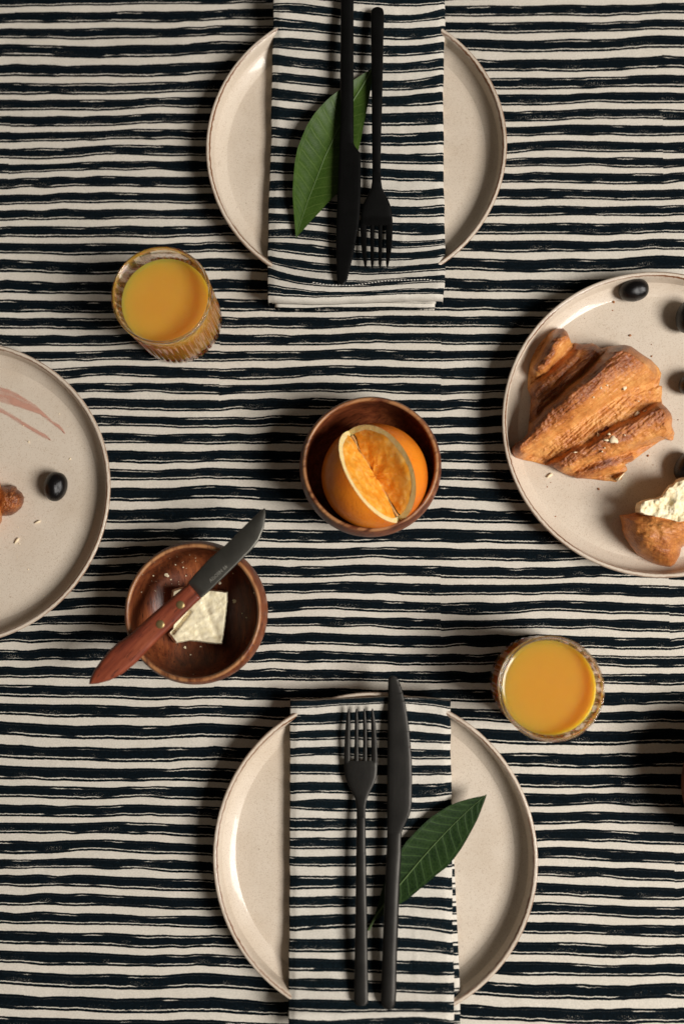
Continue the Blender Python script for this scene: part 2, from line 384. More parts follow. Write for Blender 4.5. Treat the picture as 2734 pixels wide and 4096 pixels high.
# ------------------------------------------------------------------ wooden bowls
def wood_material(name, c0, c1, c2, ang=.35, scale=1.0, rough=.32, rim=None):
    m = NT(name); oc = m.obj()
    rv = m.new('ShaderNodeObjectInfo').outputs['Random']
    add = m.new('ShaderNodeVectorMath', operation='ADD'); m.link(oc, add.inputs[0]); m.put(add.inputs[1], m.comb(m.math('MULTIPLY', rv, .7), m.math('MULTIPLY', rv, .9), 0.0))
    q = m.mapping(add.outputs[0], rot=(0, 0, ang), scale=(.11, 1, .6))
    n1 = m.noise(q, 260 * scale, 4, .6, .4); n2 = m.noise(q, 900 * scale, 2, .6); n3 = m.noise(q, 45 * scale, 3, .5, .8)
    col = m.ramp(m.math('ADD', m.math('MULTIPLY', n1, .6), m.math('MULTIPLY', n3, .42)), [(.32, c0), (.5, c1), (.68, c2)])
    col = m.mix(m.math('MULTIPLY', m.step(n2, .57, .68), .75), col, tuple(k * .35 for k in c0))
    if rim:                                             # the finish is rubbed off along the lip
        worn = m.math('MULTIPLY', m.step(m.sep(oc)[2], rim, rim + .0016), m.step(m.math('ADD', n1, m.noise(oc, 60, 3)), .72, 1.1))
        col = m.mix(m.math('MULTIPLY', worn, .85), col, (.40, .19, .075))
    m.set(Base_Color=col, Roughness=m.math('ADD', rough, m.math('MULTIPLY', n1, .16)))
    m.bump(m.math('ADD', n2, n1), .25, .0005)
    return m.m
M_BOWL = wood_material('acacia_wood', (.042, .010, .004), (.135, .033, .011), (.29, .085, .025), ang=-.5, rim=.0478)
BOWL = [(0, .002), (.026, .002), (.028, 0), (.031, 0), (.034, .003), (.044, .011), (.0505, .022), (.0525, .031), (.0518, .041), (.0500, .0475), (.0490, .0497), (.0478, .0500), (.0466, .0490), (.0462, .0465),
        (.0466, .037), (.0455, .027), (.040, .016), (.030, .0095), (.018, .0075), (0, .007)]
bv, bf = lathe(smooth_profile(BOWL, 2), 128, lambda R, Z, Aa: (R * (1 + .004 * np.sin(2 * Aa + 1)), Z))
BOWLS = [((1480, 1870), 'dark wooden bowl holding the cut orange', 0.0), ((790, 2449), 'reddish wooden bowl holding a lump of butter, knife across its rim', 1.2),
         ((3022, 3150), 'wooden bowl standing by the right edge, casting a shadow on the cloth', 2.2)]
bowl0 = None; BOWL_C = []
for (px, py), lab, rot in BOWLS:
    c = P(px, py, .031); c[2] = 0; BOWL_C.append(c)
    if bowl0 is None: o = bowl0 = mesh('wooden_bowl', bv + c, bf, M_BOWL, loc=tuple(c))
    else:
        o = bowl0.copy(); COL.objects.link(o); o.location = tuple(c); o.rotation_euler.z = rot
    tag(o, lab, 'bowl', 'small wooden bowls')

# ------------------------------------------------------------------ cut orange
def orange():
    R = .0386
    c = P(1497, 1906, .043); c[2] = .0445
    m = NT('orange_peel'); oc = m.obj()
    pores = m.new('ShaderNodeTexVoronoi'); m.link(oc, pores.inputs['Vector']); pores.inputs['Scale'].default_value = 620
    col = m.mix(m.step(m.noise(oc, 40, 3), .3, .75), (.80, .235, .012), (.66, .150, .008))
    m.set(Base_Color=col, Roughness=.34, Subsurface_Weight=.12, Subsurface_Scale=.004)
    m.bsdf.inputs['Subsurface Radius'].default_value = (1, .35, .08)
    m.bump(m.math('ADD', m.math('MULTIPLY', m.step(pores.outputs['Distance'], .0, .5), 1.0), m.noise(oc, 120, 2)), .35, .0008)
    peel = m.m
    m = NT('orange_pith'); oc = m.obj()
    m.set(Base_Color=m.mix(m.noise(oc, 300, 3), (.88, .74, .42), (.82, .60, .20)), Roughness=.6, Subsurface_Weight=.4, Subsurface_Scale=.004)
    m.bsdf.inputs['Subsurface Radius'].default_value = (1, .6, .3); m.bump(m.noise(oc, 600, 3), .4, .0008); pith = m.m
    m = NT('orange_flesh'); oc = m.obj()
    q = m.mapping(oc, rot=(0, 0, .9), scale=(1, .35, 1))
    n = m.noise(q, 190, 3, .55, .8)
    col = m.ramp(n, [(.3, (.76, .27, .018)), (.52, (.83, .37, .045)), (.75, (.90, .53, .15))])
    m.set(Base_Color=col, Roughness=.17, Subsurface_Weight=.12, Subsurface_Scale=.003)
    m.bsdf.inputs['Subsurface Radius'].default_value = (1, .4, .08); m.bump(n, .3, .0010); flesh = m.m
    a0, a1 = P(1402, 1760, .041), P(1582, 2076, .041)
    ax = (a1 - a0); ax[2] = 0; ax /= np.linalg.norm(ax)                     # wedge axis on the table plane
    up = np.array([0, 0, 1.0]); sd = np.cross(ax, up)                       # sd: which side
    if sd @ (P(1250, 1960) - P(1497, 1908)) < 0: sd = -sd                   # sd points to the left cheek
    view = np.array([0, 0, H]) - c; view /= np.linalg.norm(view)
    t_l, t_r = math.radians(30), math.radians(41)
    root = empty('cut_orange', tuple(c), 'orange with a wedge cut out, sitting in the dark wooden bowl', 'orange')
    # angle about the axis: 0 = up, + = toward sd
    th = np.linspace(t_l, 2 * np.pi - t_r, 120); ph = np.linspace(0, np.pi, 70)
    TH, PH = np.meshgrid(th, ph)
    sq = 1 + .006 * fbm(TH * 1.2, PH * 2, 5)
    def pt(r, TH, PH): return c + (ax * (np.cos(PH)[..., None]) + (up * np.cos(TH)[..., None] + sd * np.sin(TH)[..., None]) * np.sin(PH)[..., None]) * r[..., None]
    V = pt(R * sq, TH, PH); mesh('peel', V.reshape(-1, 3), grid_faces(70, 120), peel, root)
    for sgn, tt in ((1, t_l), (-1, 2 * np.pi - t_r)):
        # cut face: zest and pith band, then flesh that bulges and dips
        lo, hi = .0, 1.0
        rr = np.array([1.0, .988, .965, .945, .92, .888])
        ph2 = np.linspace(0.0, np.pi, 90)
        RR, PP = np.meshgrid(rr, ph2)
        wig = 1 + .03 * fbm(PP * 3.3, RR * 3, 9 + sgn, 3)
        inner = np.where(RR < .9, wig, 1.0)
        sh = (1 - RR) * 10
        Vp = pt(R * RR * inner * np.where(RR > .99, sq.mean(), 1), np.full_like(RR, tt), PP)
        nrm = -sgn * (sd * math.cos(tt) - up * math.sin(tt))
        Vp = Vp + nrm * (.0002 * fbm(PP * 9, RR * 9, 4))[..., None]
        mesh('pith', Vp.reshape(-1, 3), grid_faces(90, len(rr)), pith, root)
        rf = np.linspace(.905, 0.0, 26); ph3 = np.linspace(.10, np.pi - .10, 80)
        RR, PP = np.meshgrid(rf, ph3)
        wig = 1 + .05 * fbm(PP * 3.3, RR * 0 + 1, 12 + sgn, 3)
        Vf = pt(R * RR * wig, np.full_like(RR, tt), PP)
        bul = .0016 * np.sqrt(np.clip(1 - (RR / .91) ** 2, 0, 1)) + .0012 * fbm(PP * 2.2, RR * 5, 31 + sgn, 2) * (RR < .84) + .0005 * fbm(PP * 7, RR * 14, 21 + sgn, 3) * (RR < .87) - .0004
        Vf = Vf + nrm * bul[..., None]
        mesh('flesh', Vf.reshape(-1, 3), grid_faces(80, 26), flesh, root)
    # torn membrane along the bottom of the cut
    s = np.linspace(-.88, .88, 60); w = np.linspace(-1, 1, 5)
    S, Wd = np.meshgrid(s, w, indexing='ij')
    wid = .0010 * (1 + .7 * fbm(S * 6, S * 0, 3)); wav = .0014 * fbm(S * 4, S * 0 + 2, 6.0, 3)
    hgt = .0022 + .0008 * fbm(S * 9, Wd, 8) - .0012 * Wd ** 2
    Vm = c + ax * (S * R)[..., None] + sd * (Wd * wid + wav)[..., None] + up * hgt[..., None]
    mm = NT('orange_membrane'); mm.set(Base_Color=(.66, .34, .12), Roughness=.35, Subsurface_Weight=.2, Subsurface_Scale=.003)
    mesh('membrane', Vm.reshape(-1, 3), grid_faces(60, 5), mm.m, root)
orange()

# ------------------------------------------------------------------ juice glasses
def glass_mats():
    g = NT('clear_glass'); g.set(Base_Color=(1, 1, 1), Roughness=.0, IOR=1.46, Transmission_Weight=1.0)
    gz = g.sep(g.obj())[2]
    band = g.math('MULTIPLY', g.step(gz, .0465, .0490), g.math('SUBTRACT', 1.0, g.step(gz, .0615, .0635)))
    tr = g.new('ShaderNodeBsdfTransparent'); mxg = g.new('ShaderNodeMixShader'); g.link(g.math('MULTIPLY', band, .62), mxg.inputs[0])
    g.link(g.bsdf.outputs[0], mxg.inputs[1]); g.link(tr.outputs[0], mxg.inputs[2]); g.link(mxg.outputs[0], g.n['Material Output'].inputs[0])
    j = NT('orange_juice'); oc = j.obj()
    n = j.noise(oc, 90, 3)
    colr = j.mix(n, (.61, .300, .045), (.58, .275, .036))
    j.set(Base_Color=colr, Roughness=.06, IOR=1.34, Subsurface_Weight=1.0, Subsurface_Scale=1.0)
    j.bsdf.inputs['Subsurface Radius'].default_value = (.055, .025, .005)
    return g.m, j.m
M_GLASS, M_JUICE = glass_mats()
GH, NR = .0670, 46
def glass_shape():
    ang = np.linspace(0, 2 * np.pi, NR * 10, endpoint=False)
    prof = [(0, .0012), (.024, .0010), (.029, .0), (.0315, .0008), (.0327, .003), (.0330, .008), (.0331, .02), (.0333, .035), (.0335, .046), (.0336, .0510), (.0337, .0535), (.0339, .059), (.0341, .0655), (.0339, .0668), (.0332, .0671),
            (.0325, .0666), (.0320, .0650), (.0314, .058), (.0310, .0530), (.0306, .046), (.0303, .030), (.0300, .016), (.0292, .0105), (.026, .0085), (0, .008)]
    prof = np.array(prof)
    R = prof[:, 0][:, None] * np.ones(len(ang)); Z = prof[:, 1][:, None] * np.ones(len(ang)); Aa = np.broadcast_to(ang, R.shape)
    amp = np.interp(prof[:, 1], [0, .003, .048, .054, .07], [.0003, .0010, .0010, 0, 0]) * (np.arange(len(prof)) < 13) * (prof[:, 0] > .03)
    rib = np.abs(np.cos(Aa * NR / 2))                                 # convex flutes with sharp valleys
    R = R - amp[:, None] * (1 - rib)
    return np.stack([R * np.cos(Aa), R * np.sin(Aa), Z], -1).reshape(-1, 3), grid_faces(len(prof), len(ang), True)
gv, gf = glass_shape()
jp = [(0, .0078), (.026, .0083), (.0293, .0103), (.0302, .016), (.0305, .030), (.0308, .046), (.03095, .0500), (.0308, .0503), (.0300, .0498), (.028, .0496), (0, .0496)]
jv, jf = lathe(jp, 96)
GL = [((716, 1287), 0.0, 'ribbed tumbler of orange juice beside the upper plate, seen from its side', 'orange juice filling the tumbler left of the upper plate'),
      ((2139, 2727), .04, 'ribbed tumbler of orange juice standing right of the long table knife', 'orange juice filling the tumbler below the croissant plate')]
g0 = j0 = None
for (px, py), dz, lab, jl in GL:
    c = P(px, py, 0.0); c[2] = .0002
    if g0 is None:
        g0 = mesh('glass_tumbler', gv + c, gf, M_GLASS, loc=tuple(c)); j0 = mesh('orange_juice', jv + c, jf, M_JUICE, loc=tuple(c)); g, j = g0, j0; g.scale = j.scale = (1.065, 1.065, 1.0)
    else:
        g = g0.copy(); j = j0.copy(); COL.objects.link(g); COL.objects.link(j); g.location = j.location = tuple(c); g.rotation_euler.z = .07
        g.scale = j.scale = (1.06, 1.06, 1.0)
        j.scale = (1.06, 1.06, 1.10)
    tag(g, lab, 'glass', 'ribbed juice glasses'); tag(j, jl, 'juice', 'juice in the glasses')

# ------------------------------------------------------------------ folded napkins
def napkin(root_name, root_label, loc_px, zfun, xl, xr, ctrl, thick, v0, y_end=None, extra_top=True, seam=None, curl_top=False, curl_end=False, seed=0.0):
    """ctrl: list of control columns (x, [edge y...]) ; edges alternate stroke top, stroke bottom"""
    c = P(*loc_px, 0.0); c[2] = FLOOR
    root = empty(root_name, tuple(c), root_label, 'napkin', 'folded striped napkins')
    xs = np.array([q[0] for q in ctrl], float); E = np.array([q[1] for q in ctrl], float)      # ncol x nedge
    ne = E.shape[1]
    coef = [np.polyfit(xs - xs.mean(), E[:, k], min(3, len(xs) - 1)) for k in range(ne)]
    def edge(k, x): return np.polyval(coef[k], x - xs.mean()) + 2.6 * fbm(x / 70.0, np.full_like(x, k * 3.7), seed, 2)
    ncol = 61
    rows = []; vs = []
    cc = np.linspace(0, 1, ncol)
    ym = E.mean(0)
    for k in range(ne):
        x = xl(ym[k]) + (xr(ym[k]) - xl(ym[k])) * cc
        e = edge(k, x)
        if k:
            for f in (1 / 3., 2 / 3.): rows.append(rows_last * (1 - f) + e * f); vs.append(k - 1 + f)
        rows.append(e); vs.append(float(k)); rows_last = e
    Y = np.array(rows); VS = np.array(vs)
    X = np.array([xl(y.mean()) + (xr(y.mean()) - xl(y.mean())) * cc for y in Y])
    # rounded long sides: the cloth rolls under itself
    edge_w = (np.abs(2 * cc - 1) ** 3)[None, :]; X = X + 4.0 * edge_w * np.where(cc < .5, fbm(Y / 75, 0 * Y + 3, seed, 3), fbm(Y / 75, 0 * Y + 9, seed, 3))
    Z = zfun(X, Y)
    ramp = np.minimum(cc, 1 - cc) * (xr(ym[0]) - xl(ym[0])) / 22.0
    Z = Z - .0016 * np.clip(1 - ramp, 0, 1) ** 2 + .0010 * fbm(X / 150, Y / 60, seed + 4, 3) + .0005 * np.exp(-((X - X.mean() - 170 - (Y - Y.mean()) * .03) / 7.0) ** 2)
    pts = P(X, Y, Z)
    uvs = np.stack([X * 1.9e-4, np.broadcast_to(VS[:, None], X.shape) + v0], -1)
    if seam:
        sx = np.interp(ym.mean(), [0, 4096], [seam, seam])
    def side(col, sgn):
        out, uo = [], []
        for t in np.linspace(.25, 1, 5):
            a = t * np.pi / 2
            p = pts[:, col].copy(); r = .0022
            p[:, 0] += sgn * r * math.sin(a); p[:, 2] -= r * (1 - math.cos(a)) + max(0, t - .7) / .3 * (thick - r) * 1.0
            out.append(p); uo.append(uvs[:, col])
        return np.stack(out, 1), np.stack(uo, 1)
    Lp, Lu = side(0, -1); Rp, Ru = side(-1, 1)
    G = np.concatenate([Lp[:, ::-1], pts, Rp], 1); U = np.concatenate([Lu[:, ::-1], uvs, Ru], 1)
    if curl_end or curl_top:
        for which in (['end'] if curl_end else []) + (['top'] if curl_top else []):
            row = G[-1] if which == 'end' else G[0]; ur = U[-1] if which == 'end' else U[0]
            ex, eu = [], []
            for t in np.linspace(.2, 1.2, 7):
                a = t * np.pi / 2; p = row.copy(); r = thick * .42; ro = r if which == 'end' else r * .12
                p[:, 1] += (-1 if which == 'end' else 1) * ro * math.sin(a); p[:, 2] -= r * (1 - math.cos(a)) * 1.6
                u = ur.copy(); u[:, 1] += (.9 if which == 'end' else -.3) * t
                ex.append(p); eu.append(u)
            ex, eu = np.stack(ex, 0), np.stack(eu, 0)
            if which == 'end': G = np.concatenate([G, ex], 0); U = np.concatenate([U, eu], 0)
            else: G = np.concatenate([ex[::-1], G], 0); U = np.concatenate([eu[::-1], U], 0)
    nr, nc = G.shape[:2]
    f = [(q[0], q[3], q[2], q[1]) for q in grid_faces(nr, nc)]
    mesh('top_layer', G.reshape(-1, 3), f, M_NAPKIN, root, uvs={'print': U.reshape(-1, 2)})
    return root

def under_layer(root, name, xl, xr, ya, yb, zfun, dz, edges, v0, seed=0.0, thick=.003):
    """a lower fold that sticks out beyond the one above; edges: stroke edges in y"""
    ed = np.array(sorted(edges), float); cc = np.linspace(0, 1, 41)
    ys = np.unique(np.concatenate([ed[(ed > ya) & (ed < yb)], np.linspace(ya, yb, 40)]))
    X = np.array([xl(y) + (xr(y) - xl(y)) * cc for y in ys]); Y = ys[:, None] + (2.0 if name == 'under_layer' else 5.0) * fbm(X / 110, np.full_like(X, seed), seed) + 0 * X
    Vc = np.interp(ys, ed, np.arange(len(ed)), left=-.5, right=len(ed) - .5)
    Z = zfun(X, Y) - dz
    Z = Z - .0012 * np.clip(1 - np.minimum(cc, 1 - cc) * 40, 0, 1) + .0006 * fbm(X / 90, Y / 30, seed + 2, 2)
    if name != 'under_layer': Z = Z - .0026 * np.clip((ys[:, None] - (yb - 14)) / 14, 0, 1) ** 2
    top = P(X, Y, Z); uv = np.stack([X * 1.9e-4 + .3, np.broadcast_to(Vc[:, None], X.shape) + v0], -1)
    # closed slab: rim dropped by its thickness
    ring = [(0, k) for k in range(41)] + [(k, 40) for k in range(1, len(ys))] + [(len(ys) - 1, k) for k in range(39, -1, -1)] + [(k, 0) for k in range(len(ys) - 2, 0, -1)]
    V = top.reshape(-1, 3); n0 = len(V); idx = [r * 41 + k for r, k in ring]
    low = V[idx].copy(); low[:, 2] -= thick
    f = [(q[0], q[3], q[2], q[1]) for q in grid_faces(len(ys), 41)]
    m_ = len(idx)
    for k in range(m_): f.append((idx[k], idx[(k + 1) % m_], n0 + (k + 1) % m_, n0 + k))
    mesh(name, np.vstack([V, low]), f, M_NAPKIN, root, uvs={'print': np.vstack([uv.reshape(-1, 2), uv.reshape(-1, 2)[idx]])})

def zig(base, pairs): return [base(v) for p in pairs for v in p]
# upper napkin -------------------------------------------------------------
up1 = lambda v: v / 3.67
lo1 = lambda v: 620 + v / 3.67
TL = zig(up1, [(-150,-40),(50,170),(255,445),(560,705),(800,955),(1060,1205),(1300,1465),(1560,1745),(1860,2025),(2140,2290)]) + zig(lo1, [(105,265),(380,520),(620,780),(855,1000),(1090,1215),(1280,1410),(1500,1605),(1690,1815),(1910,2060)])
TM1 = zig(up1, [(-120,10),(95,240),(345,490),(600,770),(890,1035),(1140,1275),(1385,1530),(1640,1800),(1940,2090),(2200,2340)]) + zig(lo1, [(150,310),(420,560),(665,820),(910,1050),(1130,1270),(1340,1500),(1590,1730),(1830,1930),(2000,2085)])
TM2 = zig(up1, [(-60,80),(215,330),(410,575),(665,825),(930,1075),(1195,1330),(1415,1565),(1665,1845),(1965,2140),(2255,2400)]) + zig(lo1, [(205,365),(510,640),(745,900),(985,1150),(1245,1360),(1430,1550),(1640,1750),(1825,1915),(1985,2050)])
TR = zig(up1, [(-80,70),(155,285),(390,540),(630,780),(860,1035),(1105,1275),(1350,1530),(1640,1820),(1940,2120),(2245,2410)]) + zig(lo1, [(240,385),(490,645),(740,905),(1000,1165),(1245,1330),(1385,1500),(1580,1700),(1765,1870),(1950,2040)])
def z_top(X, Y):
    t = np.clip(np.abs(Y - 590) / 520.0, 0, 1.08)
    return .0165 + .0095 * t ** 3
xl1 = lambda y: np.interp(y, [-100, 0, 150, 640, 1000, 1080, 1180], [1104, 1102, 1101, 1090, 1079, 1077, 1080])
xr1 = lambda y: np.interp(y, [-100, 0, 100, 160, 450, 800, 920, 1060, 1140, 1190], [1769, 1769, 1770, 1766, 1762, 1766, 1769, 1771, 1767, 1760])
nap1 = napkin('folded_napkin', 'striped napkin folded on the upper plate, its rolled end facing the juice glass', (1420, 600), z_top, xl1, xr1,
       [(1100, TL), (1300, TM1), (1534, TM2), (1750, TR)], .009, 0.0, curl_end=True, seed=1.0)
under_layer(nap1, 'middle_layer', lambda y: 1088 + 0 * y, lambda y: 1742 + 0 * y, 1000, 1210, z_top, .0066, [1120, 1150, 1180, 1181, 1197, 1199, 1240, 1260], 40, 5.0, .003)
under_layer(nap1, 'bottom_layer', lambda y: 1100 + 0 * y, lambda y: 1738 + 0 * y, 1000, 1234, z_top, .0105, [1120, 1150, 1212, 1229, 1260, 1270], 61, 6.0, .004)
# stitched hem: thread dashes
def stitches():
    V, Fc = [], []
    xs = np.arange(1250, 1740, 13.0)
    yy = np.interp(xs, [1120, 1300, 1400, 1534, 1700, 1760], [1108, 1139, 1143, 1124, 1118, 1128])
    for x, y in zip(xs, yy):
        p = P([x, x + 8, x + 8, x], [y - 1.6, y - 1.6, y + 1.6, y + 1.6], z_top(x, y) + .0006)
        n = len(V); V += list(p) + list(p + [0, 0, .0004]); Fc += [(n + 4, n + 7, n + 6, n + 5), (n, n + 1, n + 5, n + 4), (n + 1, n + 2, n + 6, n + 5), (n + 2, n + 3, n + 7, n + 6), (n + 3, n, n + 4, n + 7)]
    o = mesh('hem_stitching', V, Fc, NT('thread').set(Base_Color=(.55, .52, .46), Roughness=.8).m, nap1, smooth=False); o['kind'] = 'stuff'
stitches()
# lower napkin -------------------------------------------------------------
ua = lambda v: 2720 + v / 3.3556
ub = lambda v: 3400 + v / 3.375
uc = lambda v: 2680 + v / 3.261
ud = lambda v: 3400 + v / 3.374
BL = zig(ua, [(275,375),(470,610),(690,815),(920,1035),(1130,1270),(1380,1530),(1620,1730),(1850,2020),(2120,2265)]) + zig(ub, [(85,215),(350,535),(630,780),(890,1090),(1205,1375),(1460,1630),(1740,1880),(2015,2170),(2290,2440)])
BM0 = zig(ua, [(262,350),(445,590),(670,800),(895,1010),(1135,1270),(1370,1515),(1600,1760),(1860,2020),(2115,2270)]) + zig(ub, [(85,225),(350,520),(625,770),(870,1060),(1205,1380),(1475,1640),(1735,1905),(2020,2195),(2300,2440)])
BM = zig(uc, [(355,435),(535,690),(790,920),(1020,1150),(1240,1370),(1490,1655),(1720,1850),(1935,2085),(2190,2320)]) + zig(ud, [(70,220),(340,505),(625,765),(880,1045),(1190,1360),(1495,1665),(1775,1920),(2040,2185),(2262,2420)])
BR = zig(uc, [(398,505),(600,765),(840,965),(1045,1165),(1240,1370),(1470,1630),(1700,1830),(1935,2075),(2180,2310)]) + zig(ud, [(90,235),(375,530),(655,825),(945,1120),(1245,1410),(1510,1690),(1790,1950),(2045,2195),(2290,2430)])
def z_bot(X, Y):
    t = np.clip(np.abs(Y - 3410) / 600.0, 0, 1.08)
    return .0165 + .0090 * t ** 4
xl2 = lambda y: np.interp(y, [2790, 2900, 3400, 3900, 4200], [1171, 1169, 1168, 1164, 1163])
xr2 = lambda y: np.interp(y, [2790, 2900, 3400, 3700, 3950, 4200], [1791, 1790, 1796, 1799, 1804, 1806])
nap2 = napkin('folded_napkin', 'striped napkin folded in thirds on the lower plate under fork and long knife', (1480, 3400), z_bot, xl2, xr2,
       [(1176, BL), (1330, BM0), (1560, BM), (1788, BR)], .008, 80.0, curl_top=True, seed=2.0)
EDU = [ud(v) for p in [(-2100,-2010),(-1965,-1850),(-1700,-1640),(-1600,-1510),(-1380,-1340),(-1290,-1200),(-1000,-960),(-910,-800),(-560,-520),(-480,-380),(-60,-20),(20,120),(190,220),(255,355),(440,465),(508,610),(690,715),(755,868),(945,970),(1010,1122),(1240,1262),(1290,1420),(1530,1555),(1605,1725),(1860,1880),(1905,2030),(2165,2190),(2215,2340)] for v in p]
under_layer(nap2, 'under_layer', lambda y: 1185 + 0 * y, lambda y: np.interp(y, [2830, 2900, 3060, 3440, 3740, 3950, 4200], [1786, 1794, 1802, 1815, 1829, 1838, 1840]), 2830, 4180, z_bot, .0042, EDU, 140, 7.0, .004)

# ------------------------------------------------------------------ cutlery
def metal(name, base, rough):
    m = NT(name); oc = m.obj()
    n = m.noise(m.mapping(oc, scale=(1, .02, 1)), 2200, 2, .6)
    n2 = m.noise(oc, 60, 3, .6)
    m.set(Base_Color=m.mix(m.step(n2, .3, .75), base, tuple(k * .72 for k in base)), Metallic=.85, Roughness=m.math('ADD', rough, m.math('MULTIPLY', n, .12)))
    m.bump(n, .12, .0003)
    return m.m
M_GUN = metal('brushed_black_steel', (.028, .026, .023), .38)
M_BLK = metal('matte_black_steel', (.011, .011, .0105), .40)
M_BLADE = metal('dark_blade_steel', (.105, .100, .085), .36)

def ribbon(st, zc, th, power=2.4, nseg=14, extra=True):
    """solid along stations st [(xl, xr, y)] with centre height zc(y) and half thickness th(y): rounded cross-section"""
    st = np.array(st, float); rings = []
    a = np.linspace(0, 2 * np.pi, nseg, endpoint=False)
    ca = np.sign(np.cos(a)) * np.abs(np.cos(a)) ** (2 / power); sa = np.sign(np.sin(a)) * np.abs(np.sin(a)) ** (2 / power)
    for xl, xr, y in st:
        x = (xl + xr) / 2 + (xr - xl) / 2 * ca
        rings.append(P(x, np.full_like(x, y), zc(y) + 0 * x) + np.stack([0 * x, 0 * x, th(y) * sa], -1))
    V = np.concatenate(rings); f = grid_faces(len(rings), nseg, True)
    f.append(tuple(range(nseg))[::-1]); f.append(tuple((len(rings) - 1) * nseg + i for i in range(nseg)))
    return V, f
def dens(st, step=10):
    st = np.array(st, float); y = np.arange(st[0, 2], st[-1, 2] + step * .5, step); y = np.unique(np.r_[y, st[:, 2]])
    return np.stack([np.interp(y, st[:, 2], st[:, 0]), np.interp(y, st[:, 2], st[:, 1]), y], -1)
def merge(parts):
    V, Fc, o = [], [], 0
    for v, f in parts:
        V.append(v); Fc += [tuple(i + o for i in q) for q in f]; o += len(v)
    return np.vstack(V), Fc

def fork(root_label, pos, handle, head, tines, slots_y, zc, mat, tip_th, up):
    root = empty('dinner_fork', tuple(pos), root_label, 'fork', 'black dinner forks')
    th = lambda y: .0016
    V, f = ribbon(dens(handle), zc, lambda y: np.interp(y, *tip_th), 2.6, 16)
    mesh('handle', V, f, mat, root, auto=50)
    parts = [ribbon(dens(head, 6), zc, lambda y: .0011, 3.2, 16)]
    V, f = merge(parts); mesh('fork_head', V, f, mat, root, auto=50)
    for t in tines:
        V, f = ribbon(dens(t, 8), zc, lambda y: .0010, 3.0, 12); mesh('tine', V, f, mat, root, auto=50)
    return root
# lower fork (tines point up the photo)
fa = lambda x, y: (1140 + x / 3.3556, 2720 + y / 3.3556)
def fl(rows): return [(1140 + a / 3.3556, 1140 + b / 3.3556, 2720 + y / 3.3556) for a, b, y in rows]
def fh(rows): return [(1140 + a / 3.375, 1140 + b / 3.375, 3400 + y / 3.375) for a, b, y in rows]
f2_head = fl([(787,1238,1085),(787,1238,1110),(790,1237,1200),(802,1228,1300),(838,1192,1400),(890,1141,1500),(938,1098,1600),(954,1080,1700),(957,1077,1850)])
f2_handle = fl([(957,1077,1846),(955,1080,2000),(951,1083,2320)]) + fh([(955,1092,0),(952,1095,300),(948,1100,600),(943,1108,1000),(937,1113,1400),(932,1118,1700),(928,1120,1950),(930,1119,2040),(940,1108,2075),(962,1085,2095)])
f2_tines = []
for tip, (la, ra), (lb, rb) in ((852,(797,872),(787,872)), (957,(930,982),(922,986)), (1062,(1045,1097),(1038,1100)), (1170,(1152,1228),(1154,1238))):
    mid = (la + ra) / 2
    f2_tines.append(fl([(tip-5,tip+5,383),(tip-14,tip+14,405),((la+tip-25)/2,(ra+tip+25)/2,560),(la,ra,780),(lb,rb,1000),(lb,rb,1095)]))
zf2 = lambda y: np.interp(y, [2830, 2950, 3060, 3180, 3280, 3500, 3800, 3960, 4024], [.0300, .0262, .0232, .0238, .0262, .0288, .0282, .0284, .0296])
fork('gunmetal dinner fork left of the long knife on the lower napkin, tines pointing up', P(1440, 3400, .016), f2_handle, f2_head, f2_tines, None, zf2, M_GUN, ([3270, 3500, 3900, 4024], [.0016, .0019, .0017, .0014]), True)
# upper fork (tines point down the photo)
def ft(rows): return [(1420 + a / 3.67, 1420 + b / 3.67, y / 3.67) for a, b, y in rows]
def fb(rows): return [(1420 + a / 3.67, 1420 + b / 3.67, 620 + y / 3.67) for a, b, y in rows]
f1_handle = ft([(290,360,114),(255,398,128),(238,412,150),(231,420,190),(229,420,350),(230,412,600),(235,405,1000),(240,395,1500),(243,380,2000)]) + fb([(247,375,0),(250,372,250)])
f1_head = fb([(250,372,246),(245,380,380),(232,395,480),(205,420,550),(150,480,650),(105,520,750),(85,537,850),(75,547,950),(73,547,1032)])
f1_tines = []
for tip, (la, ra), (lb, rb) in ((148,(80,165),(73,165)), (248,(216,278),(215,280)), (362,(335,395),(333,397)), (470,(447,543),(446,547))):
    f1_tines.append(fb([(lb,rb,1018),(lb,rb,1100),(la,ra,1250),((la*2+tip-14)/3,(ra*2+tip+14)/3,1450),(tip-22,tip+22,1590),(tip-10,tip+10,1650),(tip-4,tip+4,1665)]))
zf1 = lambda y: np.interp(y, [30, 150, 400, 650, 730, 800, 870, 950, 1075], [.0345, .0328, .0308, .0272, .0268, .0250, .0236, .0246, .0305])
fork('black dinner fork at the right of the leaf on the upper napkin, tines pointing down', P(1510, 500, .017), f1_handle, f1_head, f1_tines, None, zf1, M_BLK, ([30, 60, 400, 700], [.0012, .0018, .0019, .0016]), False)

